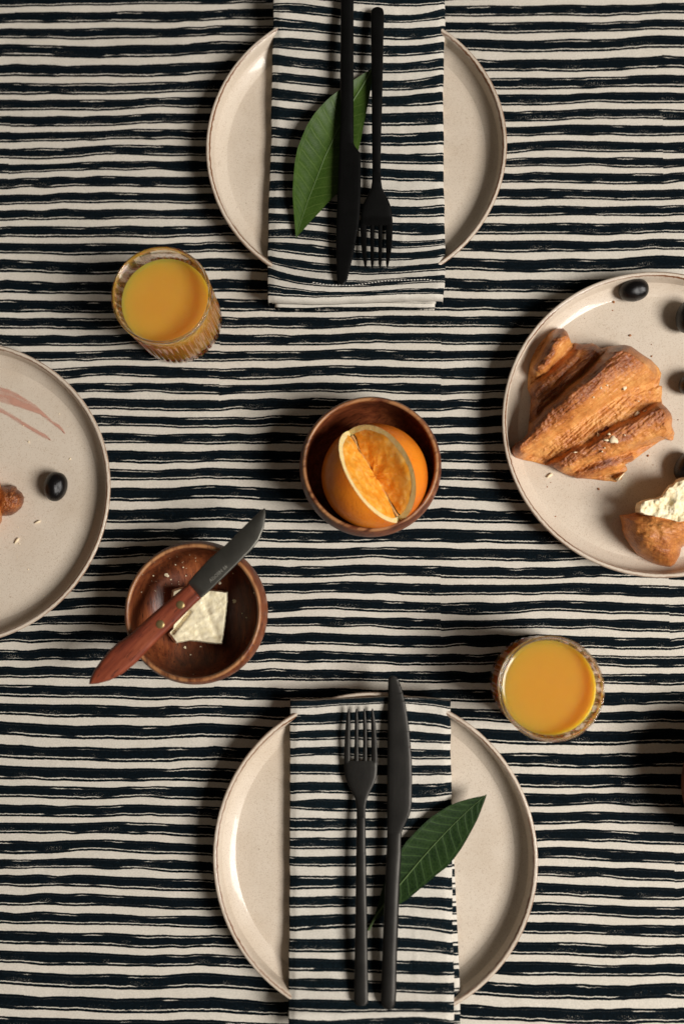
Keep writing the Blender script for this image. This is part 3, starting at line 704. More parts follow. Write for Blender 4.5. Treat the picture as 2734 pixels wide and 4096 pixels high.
def serrate(st, y0, y1, pitch, amp):
    st = dens(st, pitch / 2.0); k = 0
    for r in st:
        if y0 < r[2] < y1:
            k += 1
            if k % 2: r[1] -= amp
    return st
def knife(root_label, pos, blade, handle, zc, mats, tb, thn, ser):
    root = empty('table_knife', tuple(pos), root_label, 'knife', 'black table knives')
    V, f = ribbon(serrate(blade, *ser), zc, lambda y: .0011, 3.5, 14); mesh('blade', V, f, mats[0], root, auto=60)
    V, f = ribbon(dens(handle), zc, lambda y: np.interp(y, *thn), 2.6, 18); mesh('handle', V, f, mats[1], root, auto=50)
def k1(rows): return [(1480 + a / 3.261, 1480 + b / 3.261, 2680 + y / 3.261) for a, b, y in rows]
def k2(rows): return [(1480 + a / 3.374, 1480 + b / 3.374, 3400 + y / 3.374) for a, b, y in rows]
b2 = k1([(275,318,79),(250,345,90),(238,360,105),(232,376,135),(231,400,200),(230,432,300),(229,455,400),(227,490,600),(225,515,800),(222,532,1000),(220,541,1120),(218,545,1400),(217,543,1600),(217,541,1740),(217,532,1820),(217,510,1900),(217,462,2000),(217,425,2080),(217,408,2130)])
h2 = k1([(217,408,2128),(217,403,2200),(216,402,2300)]) + k2([(215,420,30),(208,410,200),(200,400,400),(188,388,700),(175,378,1000),(160,362,1400),(150,355,1700),(145,352,1900),(141,346,2020),(150,336,2085),(180,310,2125),(215,285,2142)])
zk2 = lambda y: np.interp(y, [2700, 2850, 3330, 3500, 3800, 4000, 4040], [.0312, .0298, .0268, .0282, .0288, .0298, .0302])
knife('gunmetal table knife with toothed edge lying over the leaf on the lower napkin', P(1580, 3400, .016), b2, h2, zk2, (M_GUN, M_GUN), None, ([3320, 3420, 3600, 4000, 4040], [.0012, .0022, .0030, .0028, .0018]), (2712, 3020, 9, 2.2))
def t1(rows): return [(1060 + a / 3.67, 1060 + b / 3.67, y / 3.67) for a, b, y in rows]
def t2(rows): return [(1060 + a / 3.67, 1060 + b / 3.67, 620 + y / 3.67) for a, b, y in rows]
h1 = t1([(1150,1260,-130),(1118,1290,-100),(1112,1297,-40),(1110,1297,0),(1100,1297,1000),(1098,1297,1700),(1088,1298,2100)])
b1 = t1([(1088,1298,2096),(1086,1318,2150),(1085,1360,2200),(1084,1392,2248),(1083,1400,2290)]) + t2([(1080,1402,50),(1070,1403,300),(1058,1400,600),(1048,1385,900),(1042,1365,1100),(1040,1330,1300),(1042,1290,1500),(1045,1255,1650),(1050,1215,1800),(1060,1195,1855),(1078,1170,1888),(1110,1145,1902)])
zk1 = lambda y: np.interp(y, [-40, 0, 250, 480, 600, 900, 1140], [.0385, .0372, .0325, .0300, .0292, .0290, .0318])
knife('black table knife lying over the leaf on the upper napkin, blade pointing down', P(1390, 500, .017), b1, h1, zk1, (M_BLK, M_BLK), None, ([-40, 0, 300, 500, 580], [.0018, .0026, .0028, .0022, .0012]), (925, 1110, 8, 2.4))

# ------------------------------------------------------------------ leaves
def leaf_material(name, dark, light, vein):
    m = NT(name); s, t, _ = m.sep(m.uv('leaf'))            # s along the midrib, t -1..1 across
    at = m.math('ABSOLUTE', t)
    side = m.math('MULTIPLY', m.math('SIGN', t), .17)
    ph = m.math('ADD', m.math('SUBTRACT', m.math('MULTIPLY', s, 17.0), m.math('MULTIPLY', m.math('POWER', at, .9), -1.5)), side)
    oc = m.obj()
    ph = m.math('ADD', ph, m.math('MULTIPLY', m.math('SUBTRACT', m.noise(oc, 90, 2), .5), .35))
    d = m.math('ABSOLUTE', m.math('SUBTRACT', m.math('FRACT', ph), .5))
    lat = m.math('MULTIPLY', m.math('SUBTRACT', 1.0, m.step(d, .0, .10)), m.math('SUBTRACT', 1.0, m.step(at, .80, .93)))
    marg = m.math('MULTIPLY', m.math('SUBTRACT', 1.0, m.step(m.math('ABSOLUTE', m.math('SUBTRACT', at, .87)), .0, .035)), .6)
    vn = m.math('MAXIMUM', lat, marg)
    cell = m.new('ShaderNodeTexVoronoi', feature='DISTANCE_TO_EDGE'); m.link(oc, cell.inputs['Vector']); cell.inputs['Scale'].default_value = 420
    net = m.math('SUBTRACT', 1.0, m.step(cell.outputs['Distance'], .0, .12))
    base = m.mix(m.step(m.noise(oc, 70, 3), .3, .75), dark, light)
    col = m.mix(m.math('MULTIPLY', net, .22), base, vein)
    col = m.mix(m.math('MULTIPLY', vn, .55), col, vein)
    m.set(Base_Color=col, Roughness=.42)
    m.bsdf.inputs['Specular IOR Level'].default_value = .16
    h = m.math('SUBTRACT', m.math('MULTIPLY', m.math('SINE', m.math('MULTIPLY', ph, 6.283)), .5), m.math('MULTIPLY', vn, .6))
    m.bump(m.math('ADD', h, m.math('MULTIPLY', net, -.12)), .16, .0009)
    return m.m
def leaf(label, left, right, rib, zfun, mat, ribmat, stem_r):
    n, kc = 70, 13
    L, R_, C_ = resample(left, n, False), resample(right, n, False), resample(rib, n, False)
    t = np.linspace(-1, 1, kc); s = np.linspace(0, 1, n)
    X = np.where(t[None, :] < 0, C_[:, :1] + (L[:, :1] - C_[:, :1]) * -t, C_[:, :1] + (R_[:, :1] - C_[:, :1]) * t)
    Y = np.where(t[None, :] < 0, C_[:, 1:] + (L[:, 1:] - C_[:, 1:]) * -t, C_[:, 1:] + (R_[:, 1:] - C_[:, 1:]) * t)
    S, T_ = np.broadcast_arrays(s[:, None], t[None, :])
    Z = zfun(S, T_)
    V = P(X, Y, Z).reshape(-1, 3); V2 = V.copy(); V2[:, 2] -= .0004
    f = grid_faces(n, kc); f2 = [(q[3] + n * kc, q[2] + n * kc, q[1] + n * kc, q[0] + n * kc) for q in f]
    root = empty('leaf', tuple(P(C_[n // 2, 0], C_[n // 2, 1], .018)), label, 'leaf', 'green leaves on the napkins')
    uv = np.stack([S, T_], -1).reshape(-1, 2)
    mesh('blade', np.vstack([V, V2]), f + f2, mat, root, uvs={'leaf': np.vstack([uv, uv])})
    a = np.linspace(0, 2 * np.pi, 8, endpoint=False); rings = []
    for k in range(n):
        c = P(C_[k, 0], C_[k, 1], zfun(s[k], 0.0) + .0002); r = stem_r * (1.05 - .85 * s[k])
        rings.append(c + np.stack([r * np.cos(a), 0 * a, r * np.sin(a) * .7], -1))
    mesh('midrib', np.concatenate(rings), grid_faces(n, 8, True), ribmat, root)
M_LEAF1 = leaf_material('leaf_green', (.026, .056, .007), (.042, .080, .012), (.080, .125, .028))
M_LEAF2 = leaf_material('leaf_dark_green', (.008, .021, .005), (.015, .034, .007), (.055, .105, .026))
M_RIB = NT('leaf_rib').set(Base_Color=(.075, .125, .032), Roughness=.55).m
l2 = lambda pts: [(1440 + x / 2.8, 3120 + y / 2.8) for x, y in pts]
leaf('dark green leaf under the long knife, its tip over the lower plate',
     l2([(90,1683),(128,1600),(170,1490),(215,1330),(270,1130),(350,930),(465,765),(520,685),(600,600),(700,500),(800,410),(900,345),(1000,285),(1100,245),(1200,215),(1300,192),(1385,176),(1415,160)]),
     l2([(94,1686),(150,1600),(230,1530),(330,1460),(440,1390),(540,1330),(640,1245),(740,1160),(850,1065),(950,990),(1050,880),(1130,770),(1200,650),(1270,520),(1320,420),(1370,290),(1400,210),(1415,160)]),
     l2([(92,1684),(140,1590),(190,1500),(300,1345),(450,1160),(650,920),(800,750),(950,590),(1100,440),(1250,300),(1415,160)]),
     lambda s, t: np.interp(s, [0, .12, .3, .6, 1], [.0192, .0186, .0190, .0212, .0235]) + .0022 * np.abs(t) ** 1.6 * np.sin(np.pi * np.clip(s * 1.0, 0, 1)) * np.where(np.asarray(t) < 0, .8, .5), M_LEAF2, M_RIB, .0010)
l1 = lambda pts: [(1120 + x / 1.8646, 260 + y / 1.8646) for x, y in pts]
leaf('lighter green leaf under the black knife and fork on the upper napkin',
     l1([(683,28),(620,65),(550,110),(430,195),(370,240),(300,310),(250,370),(200,450),(165,530),(130,620),(110,720),(100,830),(92,950),(98,1050),(106,1150),(112,1230),(118,1288)]),
     l1([(684,30),(684,100),(676,170),(660,260),(640,360),(620,460),(600,560),(585,630),(545,740),(490,860),(420,960),(345,1035),(300,1090),(240,1150),(180,1220),(140,1262),(119,1289)]),
     l1([(684,28),(610,160),(550,255),(430,480),(330,690),(300,770),(250,900),(210,1000),(160,1150),(118,1288)]),
     lambda s, t: np.interp(s, [0, .3, .6, .85, 1], [.0260, .0225, .0210, .0212, .0220]) + np.where(np.asarray(t) < 0, .0105, .0010) * np.abs(t) ** 1.5 * np.sin(np.pi * np.asarray(s)) , M_LEAF1, M_RIB, .0008)

# ------------------------------------------------------------------ shapes grown on an outline
def mound(outline, centre, hfun, zbase, n_ang=220, n_ring=46, side=True):
    """closed solid: outline seen in the photograph, height hfun(x, y, q) over zbase, q = 0 centre .. 1 rim"""
    o = resample(outline, n_ang); c = np.array(centre, float)
    q = np.linspace(0, 1, n_ring) ** .75
    X = c[0] + (o[:, 0] - c[0])[None, :] * q[1:, None]; Y = c[1] + (o[:, 1] - c[1])[None, :] * q[1:, None]
    Q = np.broadcast_to(q[1:, None], X.shape)
    Hh = hfun(X, Y, Q); top = P(X, Y, zbase + Hh).reshape(-1, 3)
    cz = hfun(np.array([[c[0]]]), np.array([[c[1]]]), np.array([[0.0]]))[0, 0]
    V = np.vstack([P(c[0], c[1], zbase + cz)[None], top])
    nr = n_ring - 1
    f = [(0, 1 + (k + 1) % n_ang, 1 + k) for k in range(n_ang)]
    f += [(q_[0], q_[1], q_[2], q_[3]) for q_ in grid_faces(nr, n_ang, True, 1)]
    last = 1 + (nr - 1) * n_ang
    foot = V[last:last + n_ang].copy()
    rim_c = foot.mean(0); foot[:, :2] = rim_c[:2] + (foot[:, :2] - rim_c[:2]) * .93; foot[:, 2] = zbase
    b0 = len(V); V = np.vstack([V, foot])
    for k in range(n_ang):
        k2_ = (k + 1) % n_ang; f.append((last + k, last + k2_, b0 + k2_, b0 + k))
    f.append(tuple(b0 + k for k in range(n_ang)))
    hv = np.concatenate([[cz], Hh.ravel(), np.zeros(n_ang)])
    px = np.concatenate([[[c[0], c[1]]], np.stack([X, Y], -1).reshape(-1, 2), o])
    # outward orientation (top faces up)
    f = [tuple(reversed(t)) if True else t for t in f]
    return V, f, hv, px

def seg_dist(X, Y, a, b):
    ax, ay = a; bx, by = b; vx, vy = bx - ax, by - ay; L2 = vx * vx + vy * vy
    t = np.clip(((X - ax) * vx + (Y - ay) * vy) / L2, 0, 1)
    s = ((X - ax) * vy - (Y - ay) * vx) / math.sqrt(L2)
    return np.hypot(X - ax - t * vx, Y - ay - t * vy), t, s
def fix_normals(o):
    bm = bmesh.new(); bm.from_mesh(o.data); bmesh.ops.recalc_face_normals(bm, faces=bm.faces); bm.to_mesh(o.data); bm.free()

def crust_material(name, ang):
    m = NT(name); oc = m.obj()
    q = m.mapping(oc, rot=(0, 0, ang), scale=(.11, 1, 1))
    fib = m.noise(q, 820, 4, .7, .5); fib2 = m.noise(q, 1500, 2, .6)
    blot = m.noise(oc, 75, 4, .62); crest = m.attr('crest')
    tone = m.math('ADD', m.math('MULTIPLY', crest, .34), m.math('ADD', m.math('MULTIPLY', blot, .78), m.math('MULTIPLY', m.math('SUBTRACT', fib, .5), .80)))
    col = m.ramp(tone, [(.22, (.74, .36, .105)), (.44, (.57, .210, .048)), (.66, (.33, .092, .019)), (.92, (.13, .028, .008))])
    col = m.mix(m.math('MULTIPLY', m.step(fib2, .52, .70), .40), col, (.74, .38, .13))
    m.set(Base_Color=col, Roughness=.40)
    m.bsdf.inputs['Specular IOR Level'].default_value = .35; m.bsdf.inputs['Coat Weight'].default_value = .20; m.bsdf.inputs['Coat Roughness'].default_value = .32
    m.bump(m.math('ADD', m.math('MULTIPLY', fib, 1.0), m.math('ADD', m.math('MULTIPLY', m.noise(oc, 900, 3, .6), .7), m.math('MULTIPLY', blot, .8))), .42, .0018)
    return m.m
M_CRUST = crust_material('croissant_crust', -.62)
M_CRUST2 = crust_material('torn_crust', .4)
def crumb_material():
    m = NT('bread_crumb'); oc = m.obj()
    n = m.noise(oc, 260, 4, .65)
    m.set(Base_Color=m.ramp(n, [(.3, (.74, .56, .28)), (.5, (.86, .74, .48)), (.7, (.90, .82, .62))]), Roughness=.8)
    m.bump(n, .22, .0014)
    return m.m
M_CRUMB = crumb_material()
M_ALMOND = NT('almond').set(Base_Color=(.80, .66, .44), Roughness=.55).m

cq = lambda pts: [(1940 + x / 1.8073, 1040 + y / 1.8073) for x, y in pts]
def croissant():
    out = cq([(180,1365),(215,1325),(265,1300),(305,1250),(312,1180),(322,1080),(328,1000),(303,930),(308,820),(320,740),(350,640),(400,570),(460,520),(520,495),(560,493),(590,520),(605,560),(618,600),(650,600),(700,610),(770,600),(800,615),(835,640),(880,625),(940,618),(1000,612),(1050,622),(1130,680),(1200,725),(1250,780),(1270,820),(1258,880),(1252,905),(1275,912),(1275,960),(1270,1000),(1278,1040),(1310,1070),(1340,1110),(1350,1150),(1345,1200),(1365,1250),(1355,1300),(1340,1307),(1310,1290),(1260,1310),(1200,1350),(1130,1400),(1060,1455),(1002,1482),(1020,1500),(1025,1520),(988,1548),(985,1585),(940,1605),(900,1598),(860,1597),(800,1588),(740,1583),(700,1580),(660,1580),(600,1560),(540,1530),(500,1505),(440,1485),(400,1475),(350,1460),(270,1445),(220,1430),(195,1405)])
    # rolls: crest line, width left / right of the crest at both ends, height at both ends and middle
    rolls = [((400,770),(575,525),85,85,70,110,.024,.030,.026), ((330,1010),(690,640),80,70,110,100,.019,.0225,.019), ((375,1090),(800,625),75,70,110,100,.021,.0265,.022),
             ((235,1345),(1020,630),70,95,110,330,.026,.047,.040), ((505,1478),(1310,1068),62,60,120,220,.017,.029,.028), ((640,1570),(1010,1440),60,60,60,60,.013,.016,.013)]
    rl = [(np.array(cq([a])[0]), np.array(cq([b])[0]), [v / 1.8073 for v in w[:4]], w[4:]) for a, b, *w in rolls]
    def one(X, Y, i):
        a, b, w, hh = rl[i]
        L = math.hypot(*(b - a)); ux, uy = (b - a) / L
        al = (X - a[0]) * ux + (Y - a[1]) * uy; s = -(X - a[0]) * uy + (Y - a[1]) * ux      # s > 0: right of the crest
        t = al / L; tc = np.clip(t, 0, 1)
        s = s + 11 * fbm(X / 62, Y / 62, i * 2.0 + 1, 2)
        wl = w[0] + (w[1] - w[0]) * tc; wr = w[2] + (w[3] - w[2]) * tc
        over = np.where(t < 0, -al, np.where(t > 1, al - L, 0))
        q = np.sqrt((np.where(s < 0, -s / wl, s / wr)) ** 2 + (over / 55.0) ** 2)
        p = np.clip(1 - q ** 2.1, 0, None) ** np.where(s < 0, .60, .60)
        H_ = np.interp(tc, [0, .5, 1], hh)
        return H_ * p, s, t, wl, wr
    def hf(X, Y, Q):
        k = 500.0; acc = np.zeros_like(X) + np.exp(k * .0200 * np.clip(1 - Q ** 3.5, 0, 1))
        for i in range(len(rl)): acc += np.exp(k * one(X, Y, i)[0])
        h = np.log(acc) / k - math.log(len(rl)) / k * .6
        rimf = np.clip((1 - Q) / .10, 0, 1) ** .5
        al = .75 * X - .66 * Y; ac = .66 * X + .75 * Y
        h = np.maximum(h, .004) * (.30 + .70 * rimf) + .0010 * fbm(al / 110, ac / 9, 3.0, 3) * rimf + .0010 * fbm(X / 20, Y / 20, 8.0, 3) * rimf
        ph = (ac + 10 * fbm(al / 70, ac / 45, 14.0, 2)) / 17.0
        sw = ph - np.floor(ph); h = h + .0009 * (sw - .5) * rimf * np.clip(.55 + 1.1 * fbm(al / 45, ac / 30, 19.0, 2), 0, 1)
        h = h + .0005 * fbm(X / 9, Y / 9, 23.0, 2) * rimf
        return np.maximum(h, .0015)
    V, f, hv, px = mound(out, cq([(800, 1080)])[0], hf, FLOOR, 520, 140)
    crest = np.zeros(len(V))
    for i in range(len(rl)):
        hh, s_, t_, wl, wr = one(px[:, 0], px[:, 1], i)
        q = np.where(s_ < 0, -s_ / wl, s_ / wr)
        crest = np.maximum(crest, (np.exp(-((q - .12) / .34) ** 2) * .9 + .25 * (s_ < 0) * (q < 1)) * (t_ > -.15) * (t_ < 1.15))
    crest = crest + .2 * fbm(px[:, 0] / 50, px[:, 1] / 50, 6.0, 2)
    c = PLATE_C[2].copy(); c = P(*cq([(800, 1080)])[0], 0.03); c[2] = FLOOR
    root = empty('croissant', tuple(c), 'large half eaten croissant with almond flakes lying on the plate', 'croissant')
    o = mesh('crust', V, f, M_CRUST, root, attrs={'crest': crest}); fix_normals(o)
    # torn end shows pale crumb
    V, f, hv, px2 = mound(cq([(935,1585),(960,1565),(985,1545),(1008,1532),(998,1552),(985,1570),(968,1592),(950,1600)]), cq([(972,1570)])[0],
                    lambda X, Y, Q: .0100 * np.sqrt(np.clip(1 - Q ** 2, 0, 1)) + .001 * fbm(X / 8, Y / 8, 2) + .001, FLOOR, 60, 14)
    o = mesh('torn_crumb', V, f, M_CRUMB, root); fix_normals(o)
    def surf(x, y): return FLOOR + hf(np.array([[x]]), np.array([[y]]), np.array([[.5]]))[0, 0]
    gap = NT('dark_gap').set(Base_Color=(.11, .014, .006), Roughness=.35).m
    flakes = [(852,1238,48,22,-.55),(925,1300,34,26,.4),(815,1268,20,11,1.2),(872,1302,20,8,.1),(892,1258,12,8,.2),(1092,1112,24,13,-.7),(1152,1092,14,9,-.5),(1003,925,17,16,.4),(648,1390,15,5,-.1),(935,1115,11,9,.3),(860,1358,7,5,0),(842,1385,7,6,0),(878,905,9,6,.3),(835,925,8,8,0),(780,992,7,7,0),(1105,1020,7,5,0),(1005,1265,8,5,.2)]
    for x, y, a, b, r in flakes:
        pc = np.array(cq([(x, y)])[0]); aa = np.linspace(0, 2 * np.pi, 14, endpoint=False); w = 1 + .18 * np.sin(aa * 3 + x) + .12 * np.sin(aa * 5 + y)
        ex = a / 1.8073 * np.cos(aa) * w; ey = b / 1.8073 * np.sin(aa) * w
        qx = pc[0] + ex * math.cos(r) - ey * math.sin(r); qy = pc[1] + ex * math.sin(r) + ey * math.cos(r)
        z = surf(pc[0], pc[1]) + .0012
        lo_ = P(qx, qy, z - .0010); hi_ = P(qx, qy, z); top = P(pc[0], pc[1], z + .0005)
        n = len(aa); V = np.vstack([lo_, hi_, top[None]])
        f = [(k, (k + 1) % n, n + (k + 1) % n, n + k) for k in range(n)] + [(n + k, n + (k + 1) % n, 2 * n) for k in range(n)]
        if (x, y) == (852, 1238): o = mesh('painted_hole', V, f, gap, root)  # lens on the crust: a groove hole's darkness put into dark red colour
        else: o = mesh('almond_flake', V, f, M_ALMOND, root)
        fix_normals(o)
croissant()

bq = lambda pts: [(2334 + x / 3.67, 1700 + y / 3.67) for x, y in pts]
def torn_piece():
    whole = [(515,1320),(550,1450),(555,1550),(600,1650),(680,1780),(780,1900),(900,1970),(1000,2020),(1100,2060),(1200,2080),(1270,2085),(1330,2040),(1400,1920),(1430,1800),(1520,1740),(1640,1650),(1720,1500),(1700,1330),(1560,1290),(1400,1300),(1280,1270),(1150,1200),(1020,1180),(900,1200),(830,1260),(740,1290),(640,1312)]
    crumb = [(750,1290),(745,1215),(760,1150),(830,1110),(930,1085),(1040,1070),(1130,1040),(1180,960),(1240,880),(1300,865),(1350,800),(1400,770),(1500,750),(1620,800),(1720,950),(1760,1150),(1740,1330),(1600,1420),(1400,1450),(1200,1400),(1000,1360),(850,1330)]
    c = P(*bq([(1150, 1600)])[0], .015); c[2] = FLOOR
    root = empty('torn_croissant_piece', tuple(c), 'torn croissant end with white crumb showing, by the plate rim', 'croissant piece')
    ctr = bq([(1130, 1580)])[0]
    def hf(X, Y, Q):
        d, t, s = seg_dist(X, Y, bq([(800, 1420)])[0], bq([(1500, 1480)])[0])
        d2, t2, s2 = seg_dist(X, Y, bq([(1050, 1450)])[0], bq([(1230, 1950)])[0])
        h = .036 * np.clip(1 - (d / 190) ** 2, 0, 1) ** .5; h2 = .029 * np.clip(1 - (d2 / 120) ** 2, 0, 1) ** .5
        h = np.log(np.exp(300 * h) + np.exp(300 * h2)) / 300 - .0012
        rim = np.clip(1 - Q ** 2.6, 0, 1) ** .55
        return np.maximum(.002, h * (.10 + .90 * rim) + .0012 * fbm(X / 26, Y / 26, 6.0, 3) * rim + .0016 * fbm(X / 60, Y / 22, 2.0, 2) * rim)
    V, f, hv, px = mound(bq(whole), ctr, hf, FLOOR, 240, 60)
    cr = .35 + .6 * np.clip(fbm(px[:, 0] / 70, px[:, 1] / 70, 4.0, 3) + .1, 0, 1) + .25 * np.clip((2500 - px[:, 0]) / 100, 0, 1)
    o = mesh('crust', V, f, M_CRUST2, root, attrs={'crest': cr * .85}); fix_normals(o)
    def hc(X, Y, Q):
        rim = np.clip((1 - Q) / .13, 0, 1) ** .5
        return .004 + rim * (.0285 + .0030 * fbm(X / 30, Y / 30, 3.0, 2) + .0008 * fbm(X / 13, Y / 13, 1.0, 2))
    o = resample(bq(crumb), 200); o = o + np.stack([2.2 * fbm(o[:, 0] / 6, o[:, 1] / 6, 1.0), 2.2 * fbm(o[:, 0] / 6, o[:, 1] / 6, 8.0)], -1)
    V, f, hv, px = mound(o, bq([(1300, 1200)])[0], hc, FLOOR, 260, 60)
    o = mesh('crumb', V, f, M_CRUMB, root); fix_normals(o)
torn_piece()

lq = lambda pts: [(x / 1.864, 1340 + y / 1.864) for x, y in pts]
def croissant_end():
    c = P(*lq([(-120, 1250)])[0], .012); c[2] = FLOOR
    root = empty('croissant_end', tuple(c), 'last browned end of a croissant at the left edge near the jam', 'croissant piece')
    tip = [(-60,1130),(10,1122),(60,1132),(95,1120),(125,1130),(130,1150),(165,1175),(182,1210),(178,1250),(160,1290),(120,1325),(85,1345),(40,1350),(-60,1340)]
    def hf(X, Y, Q): return .002 + .017 * np.clip(1 - Q ** 2.2, 0, 1) ** .5 + .0024 * fbm(X / 15, Y / 22, 5.0, 3) * (1 - Q ** 2)
    V, f, hv, px = mound(lq(tip), lq([(60, 1235)])[0], hf, FLOOR, 140, 36)
    o = mesh('tip_roll', V, f, M_CRUST, root, attrs={'crest': 1.25 + .5 * fbm(px[:, 0] / 18, px[:, 1] / 18, 1.0)}); fix_normals(o)
    body = [(-330,1040),(-180,960),(-60,1000),(-5,1070),(12,1130),(12,1250),(22,1330),(15,1390),(-5,1425),(-80,1480),(-220,1500),(-340,1420),(-380,1220)]
    def hb(X, Y, Q): return .002 + .030 * np.clip(1 - Q ** 2.4, 0, 1) ** .5 + .0014 * fbm(X / 20, Y / 34, 7.0, 3) * (1 - Q)
    V, f, hv, px = mound(lq(body), lq([(-170, 1230)])[0], hb, FLOOR, 160, 40)
    o = mesh('body_roll', V, f, M_CRUST, root, attrs={'crest': .25 + .3 * fbm(px[:, 0] / 40, px[:, 1] / 40, 2.0)}); fix_normals(o)
croissant_end()

# ------------------------------------------------------------------ olives
def olive_material():
    m = NT('black_olive_skin'); oc = m.obj()
    n = m.noise(oc, 180, 3, .6)
    m.set(Base_Color=m.mix(m.step(n, .45, .75), (.0022, .0019, .0020), (.005, .0035, .0035)), Roughness=m.math('ADD', .10, m.math('MULTIPLY', n, .26)))
    m.bump(m.math('ADD', n, m.math('MULTIPLY', m.noise(oc, 700, 2), .35)), .22, .0012)
    return m.m
M_OLIVE = olive_material()
def olive_mesh():
    u = np.linspace(0, np.pi, 28); v = np.linspace(0, 2 * np.pi, 36, endpoint=False)
    U, Vv = np.meshgrid(u, v, indexing='ij')
    r = np.sin(U) ** .92 * (1 + .05 * np.cos(U))
    x = np.cos(U) * 1.30; dent = np.exp(-(U / .22) ** 2)
    x = x - .09 * dent
    w = 1 + .015 * fbm(U * 3, np.cos(Vv) * 2, 3)
    return np.stack([x, r * np.cos(Vv) * w, r * np.sin(Vv) * w], -1).reshape(-1, 3), grid_faces(28, 36, True)
ov, of = olive_mesh()
OL = [((223, 1946), .0088, math.radians(82), 'glossy black olive alone beside the jam smear on the left plate'),
      ((2532, 1160), .0088, math.radians(10), 'glossy black olive lying near the top rim of the croissant plate'),
      ((2756, 1266), .0102, math.radians(70), 'black olive cut by the photo edge, below the one at the plate rim'),
      ((2774, 1534), .0090, math.radians(20), 'black olive barely showing at the photo edge beside the big croissant'),
      ((2750, 1868), .0094, math.radians(50), 'black olive at the photo edge just above the white torn crumb')]
o0 = None
for (px, py), r, rot, lab in OL:
    c = P(px, py, FLOOR + r); c[2] = FLOOR + r * .98
    if o0 is None: o = o0 = mesh('black_olive', ov + c, of, M_OLIVE, loc=tuple(c))
    else: o = o0.copy(); COL.objects.link(o); o.location = tuple(c)
    o.scale = (r, r, r); o.rotation_euler = (random.uniform(0, 6), 0, rot)
    tag(o, lab, 'olive', 'black olives on the plates')

# ------------------------------------------------------------------ butter and paring knife
kq = lambda pts: [(340 + x / 2.0103, 2000 + y / 2.0103) for x, y in pts]
def butter():
    m = NT('butter'); oc = m.obj(); n = m.noise(oc, 220, 4, .6)
    m.set(Base_Color=m.mix(m.step(n, .3, .75), (.90, .81, .58), (.86, .75, .48)), Roughness=.42)
    m.bump(m.math('ADD', n, m.noise(m.mapping(oc, rot=(0, 0, .9), scale=(.4, 1, 1)), 420, 4, .65)), .10, .0012)
    out = [(700,722),(760,702),(800,700),(900,710),(1035,720),(1090,727),(1148,735),(1150,800),(1140,900),(1127,1010),(1115,1100),(1105,1165),(1000,1155),(900,1140),(830,1135),(770,1147),(725,1155),(690,1110),(665,1075),(700,1040),(705,960),(690,860),(695,760)]
    o = resample(kq(out), 180); o = o + np.stack([1.6 * fbm(o[:, 0] / 9, o[:, 1] / 9, 1.0), 1.6 * fbm(o[:, 0] / 9, o[:, 1] / 9, 8.0)], -1)
    def hf(X, Y, Q):
        rim = np.clip((1 - Q) / .06, 0, 1) ** .5
        g1, t1_, s1 = seg_dist(X, Y, kq([(960, 830)])[0], kq([(1060, 1090)])[0])
        g2, t2_, s2 = seg_dist(X, Y, kq([(700, 1060)])[0], kq([(830, 900)])[0])
        return .004 + rim * (.0155 - .0010 * np.exp(-(g1 / 13) ** 2) - .004 * np.exp(-(g2 / 10) ** 2) + .0016 * np.clip(s1 / 60, -1, 1) + .0010 * fbm(X / 40, Y / 26, 2.0, 2) + .00025 * fbm(X / 12, Y / 12, 5.0, 2))
    c = P(*kq([(930, 930)])[0], .012); c[2] = .008
    V, f, hv, px = mound(o, kq([(930, 930)])[0], hf, .008, 260, 60)
    b = mesh('butter', V, f, m.m, loc=tuple(c)); fix_normals(b)
    tag(b, 'lump of pale yellow butter in the wooden bowl under the small knife', 'butter')
    # smears and crumbs of butter inside the bowl wall
    V, Fc = [], []
    ctr = BOWL_C[1]
    spots = [(605,490,14),(655,605,22),(550,608,9),(790,540,8),(840,442,6),(728,522,8),(812,610,7),(455,740,7),(515,580,6),(400,825,6),(1358,745,9),(1200,815,20),(1085,668,14),(1300,945,8),(805,1185,13),(848,1245,9),(930,1178,9),(872,1402,5),(1265,912,7),(1190,590,8),(570,530,5),(690,640,7)]
    spots += [(random.uniform(420, 900), random.uniform(450, 800), random.uniform(2.5, 5)) for _ in range(26)]
    pr = smooth_profile(BOWL[13:], 1)
    for x, y, r in spots:
        qx, qy = kq([(x, y)])[0]
        zz = .03
        for _ in range(12):
            p = P(qx, qy, zz); rad = np.hypot(*(p - ctr)[:2]); zz = float(np.interp(rad, pr[::-1, 0], pr[::-1, 1]))
        zz = min(zz, .0495)
        rr = r / 2.0103; a = np.linspace(0, 2 * np.pi, 9, endpoint=False) + random.random()
        w = np.array([random.uniform(.5, 1.25) for _ in a])
        ring = P(qx + rr * w * np.cos(a), qy + rr * .8 * w * np.sin(a), zz + .0002); top = P(qx, qy, zz + .0012)
        tilt = (ring - ring.mean(0))[:, :2] @ ((ring.mean(0) - ctr)[:2] / (np.hypot(*(ring.mean(0) - ctr)[:2]) + 1e-6))
        slope = 1.2 if rad > .038 else (.5 if rad > .03 else .1)
        ring[:, 2] += np.clip(tilt * slope, -.004, .004)
        n = len(V); V += list(ring) + [top]; Fc += [(n + k, n + (k + 1) % 9, n + 9) for k in range(9)]
    s = mesh('butter_smears', V, Fc, m.m); s['kind'] = 'stuff'; tag(s, 'flecks of butter stuck to the inside of the wooden bowl', 'butter flecks')
butter()

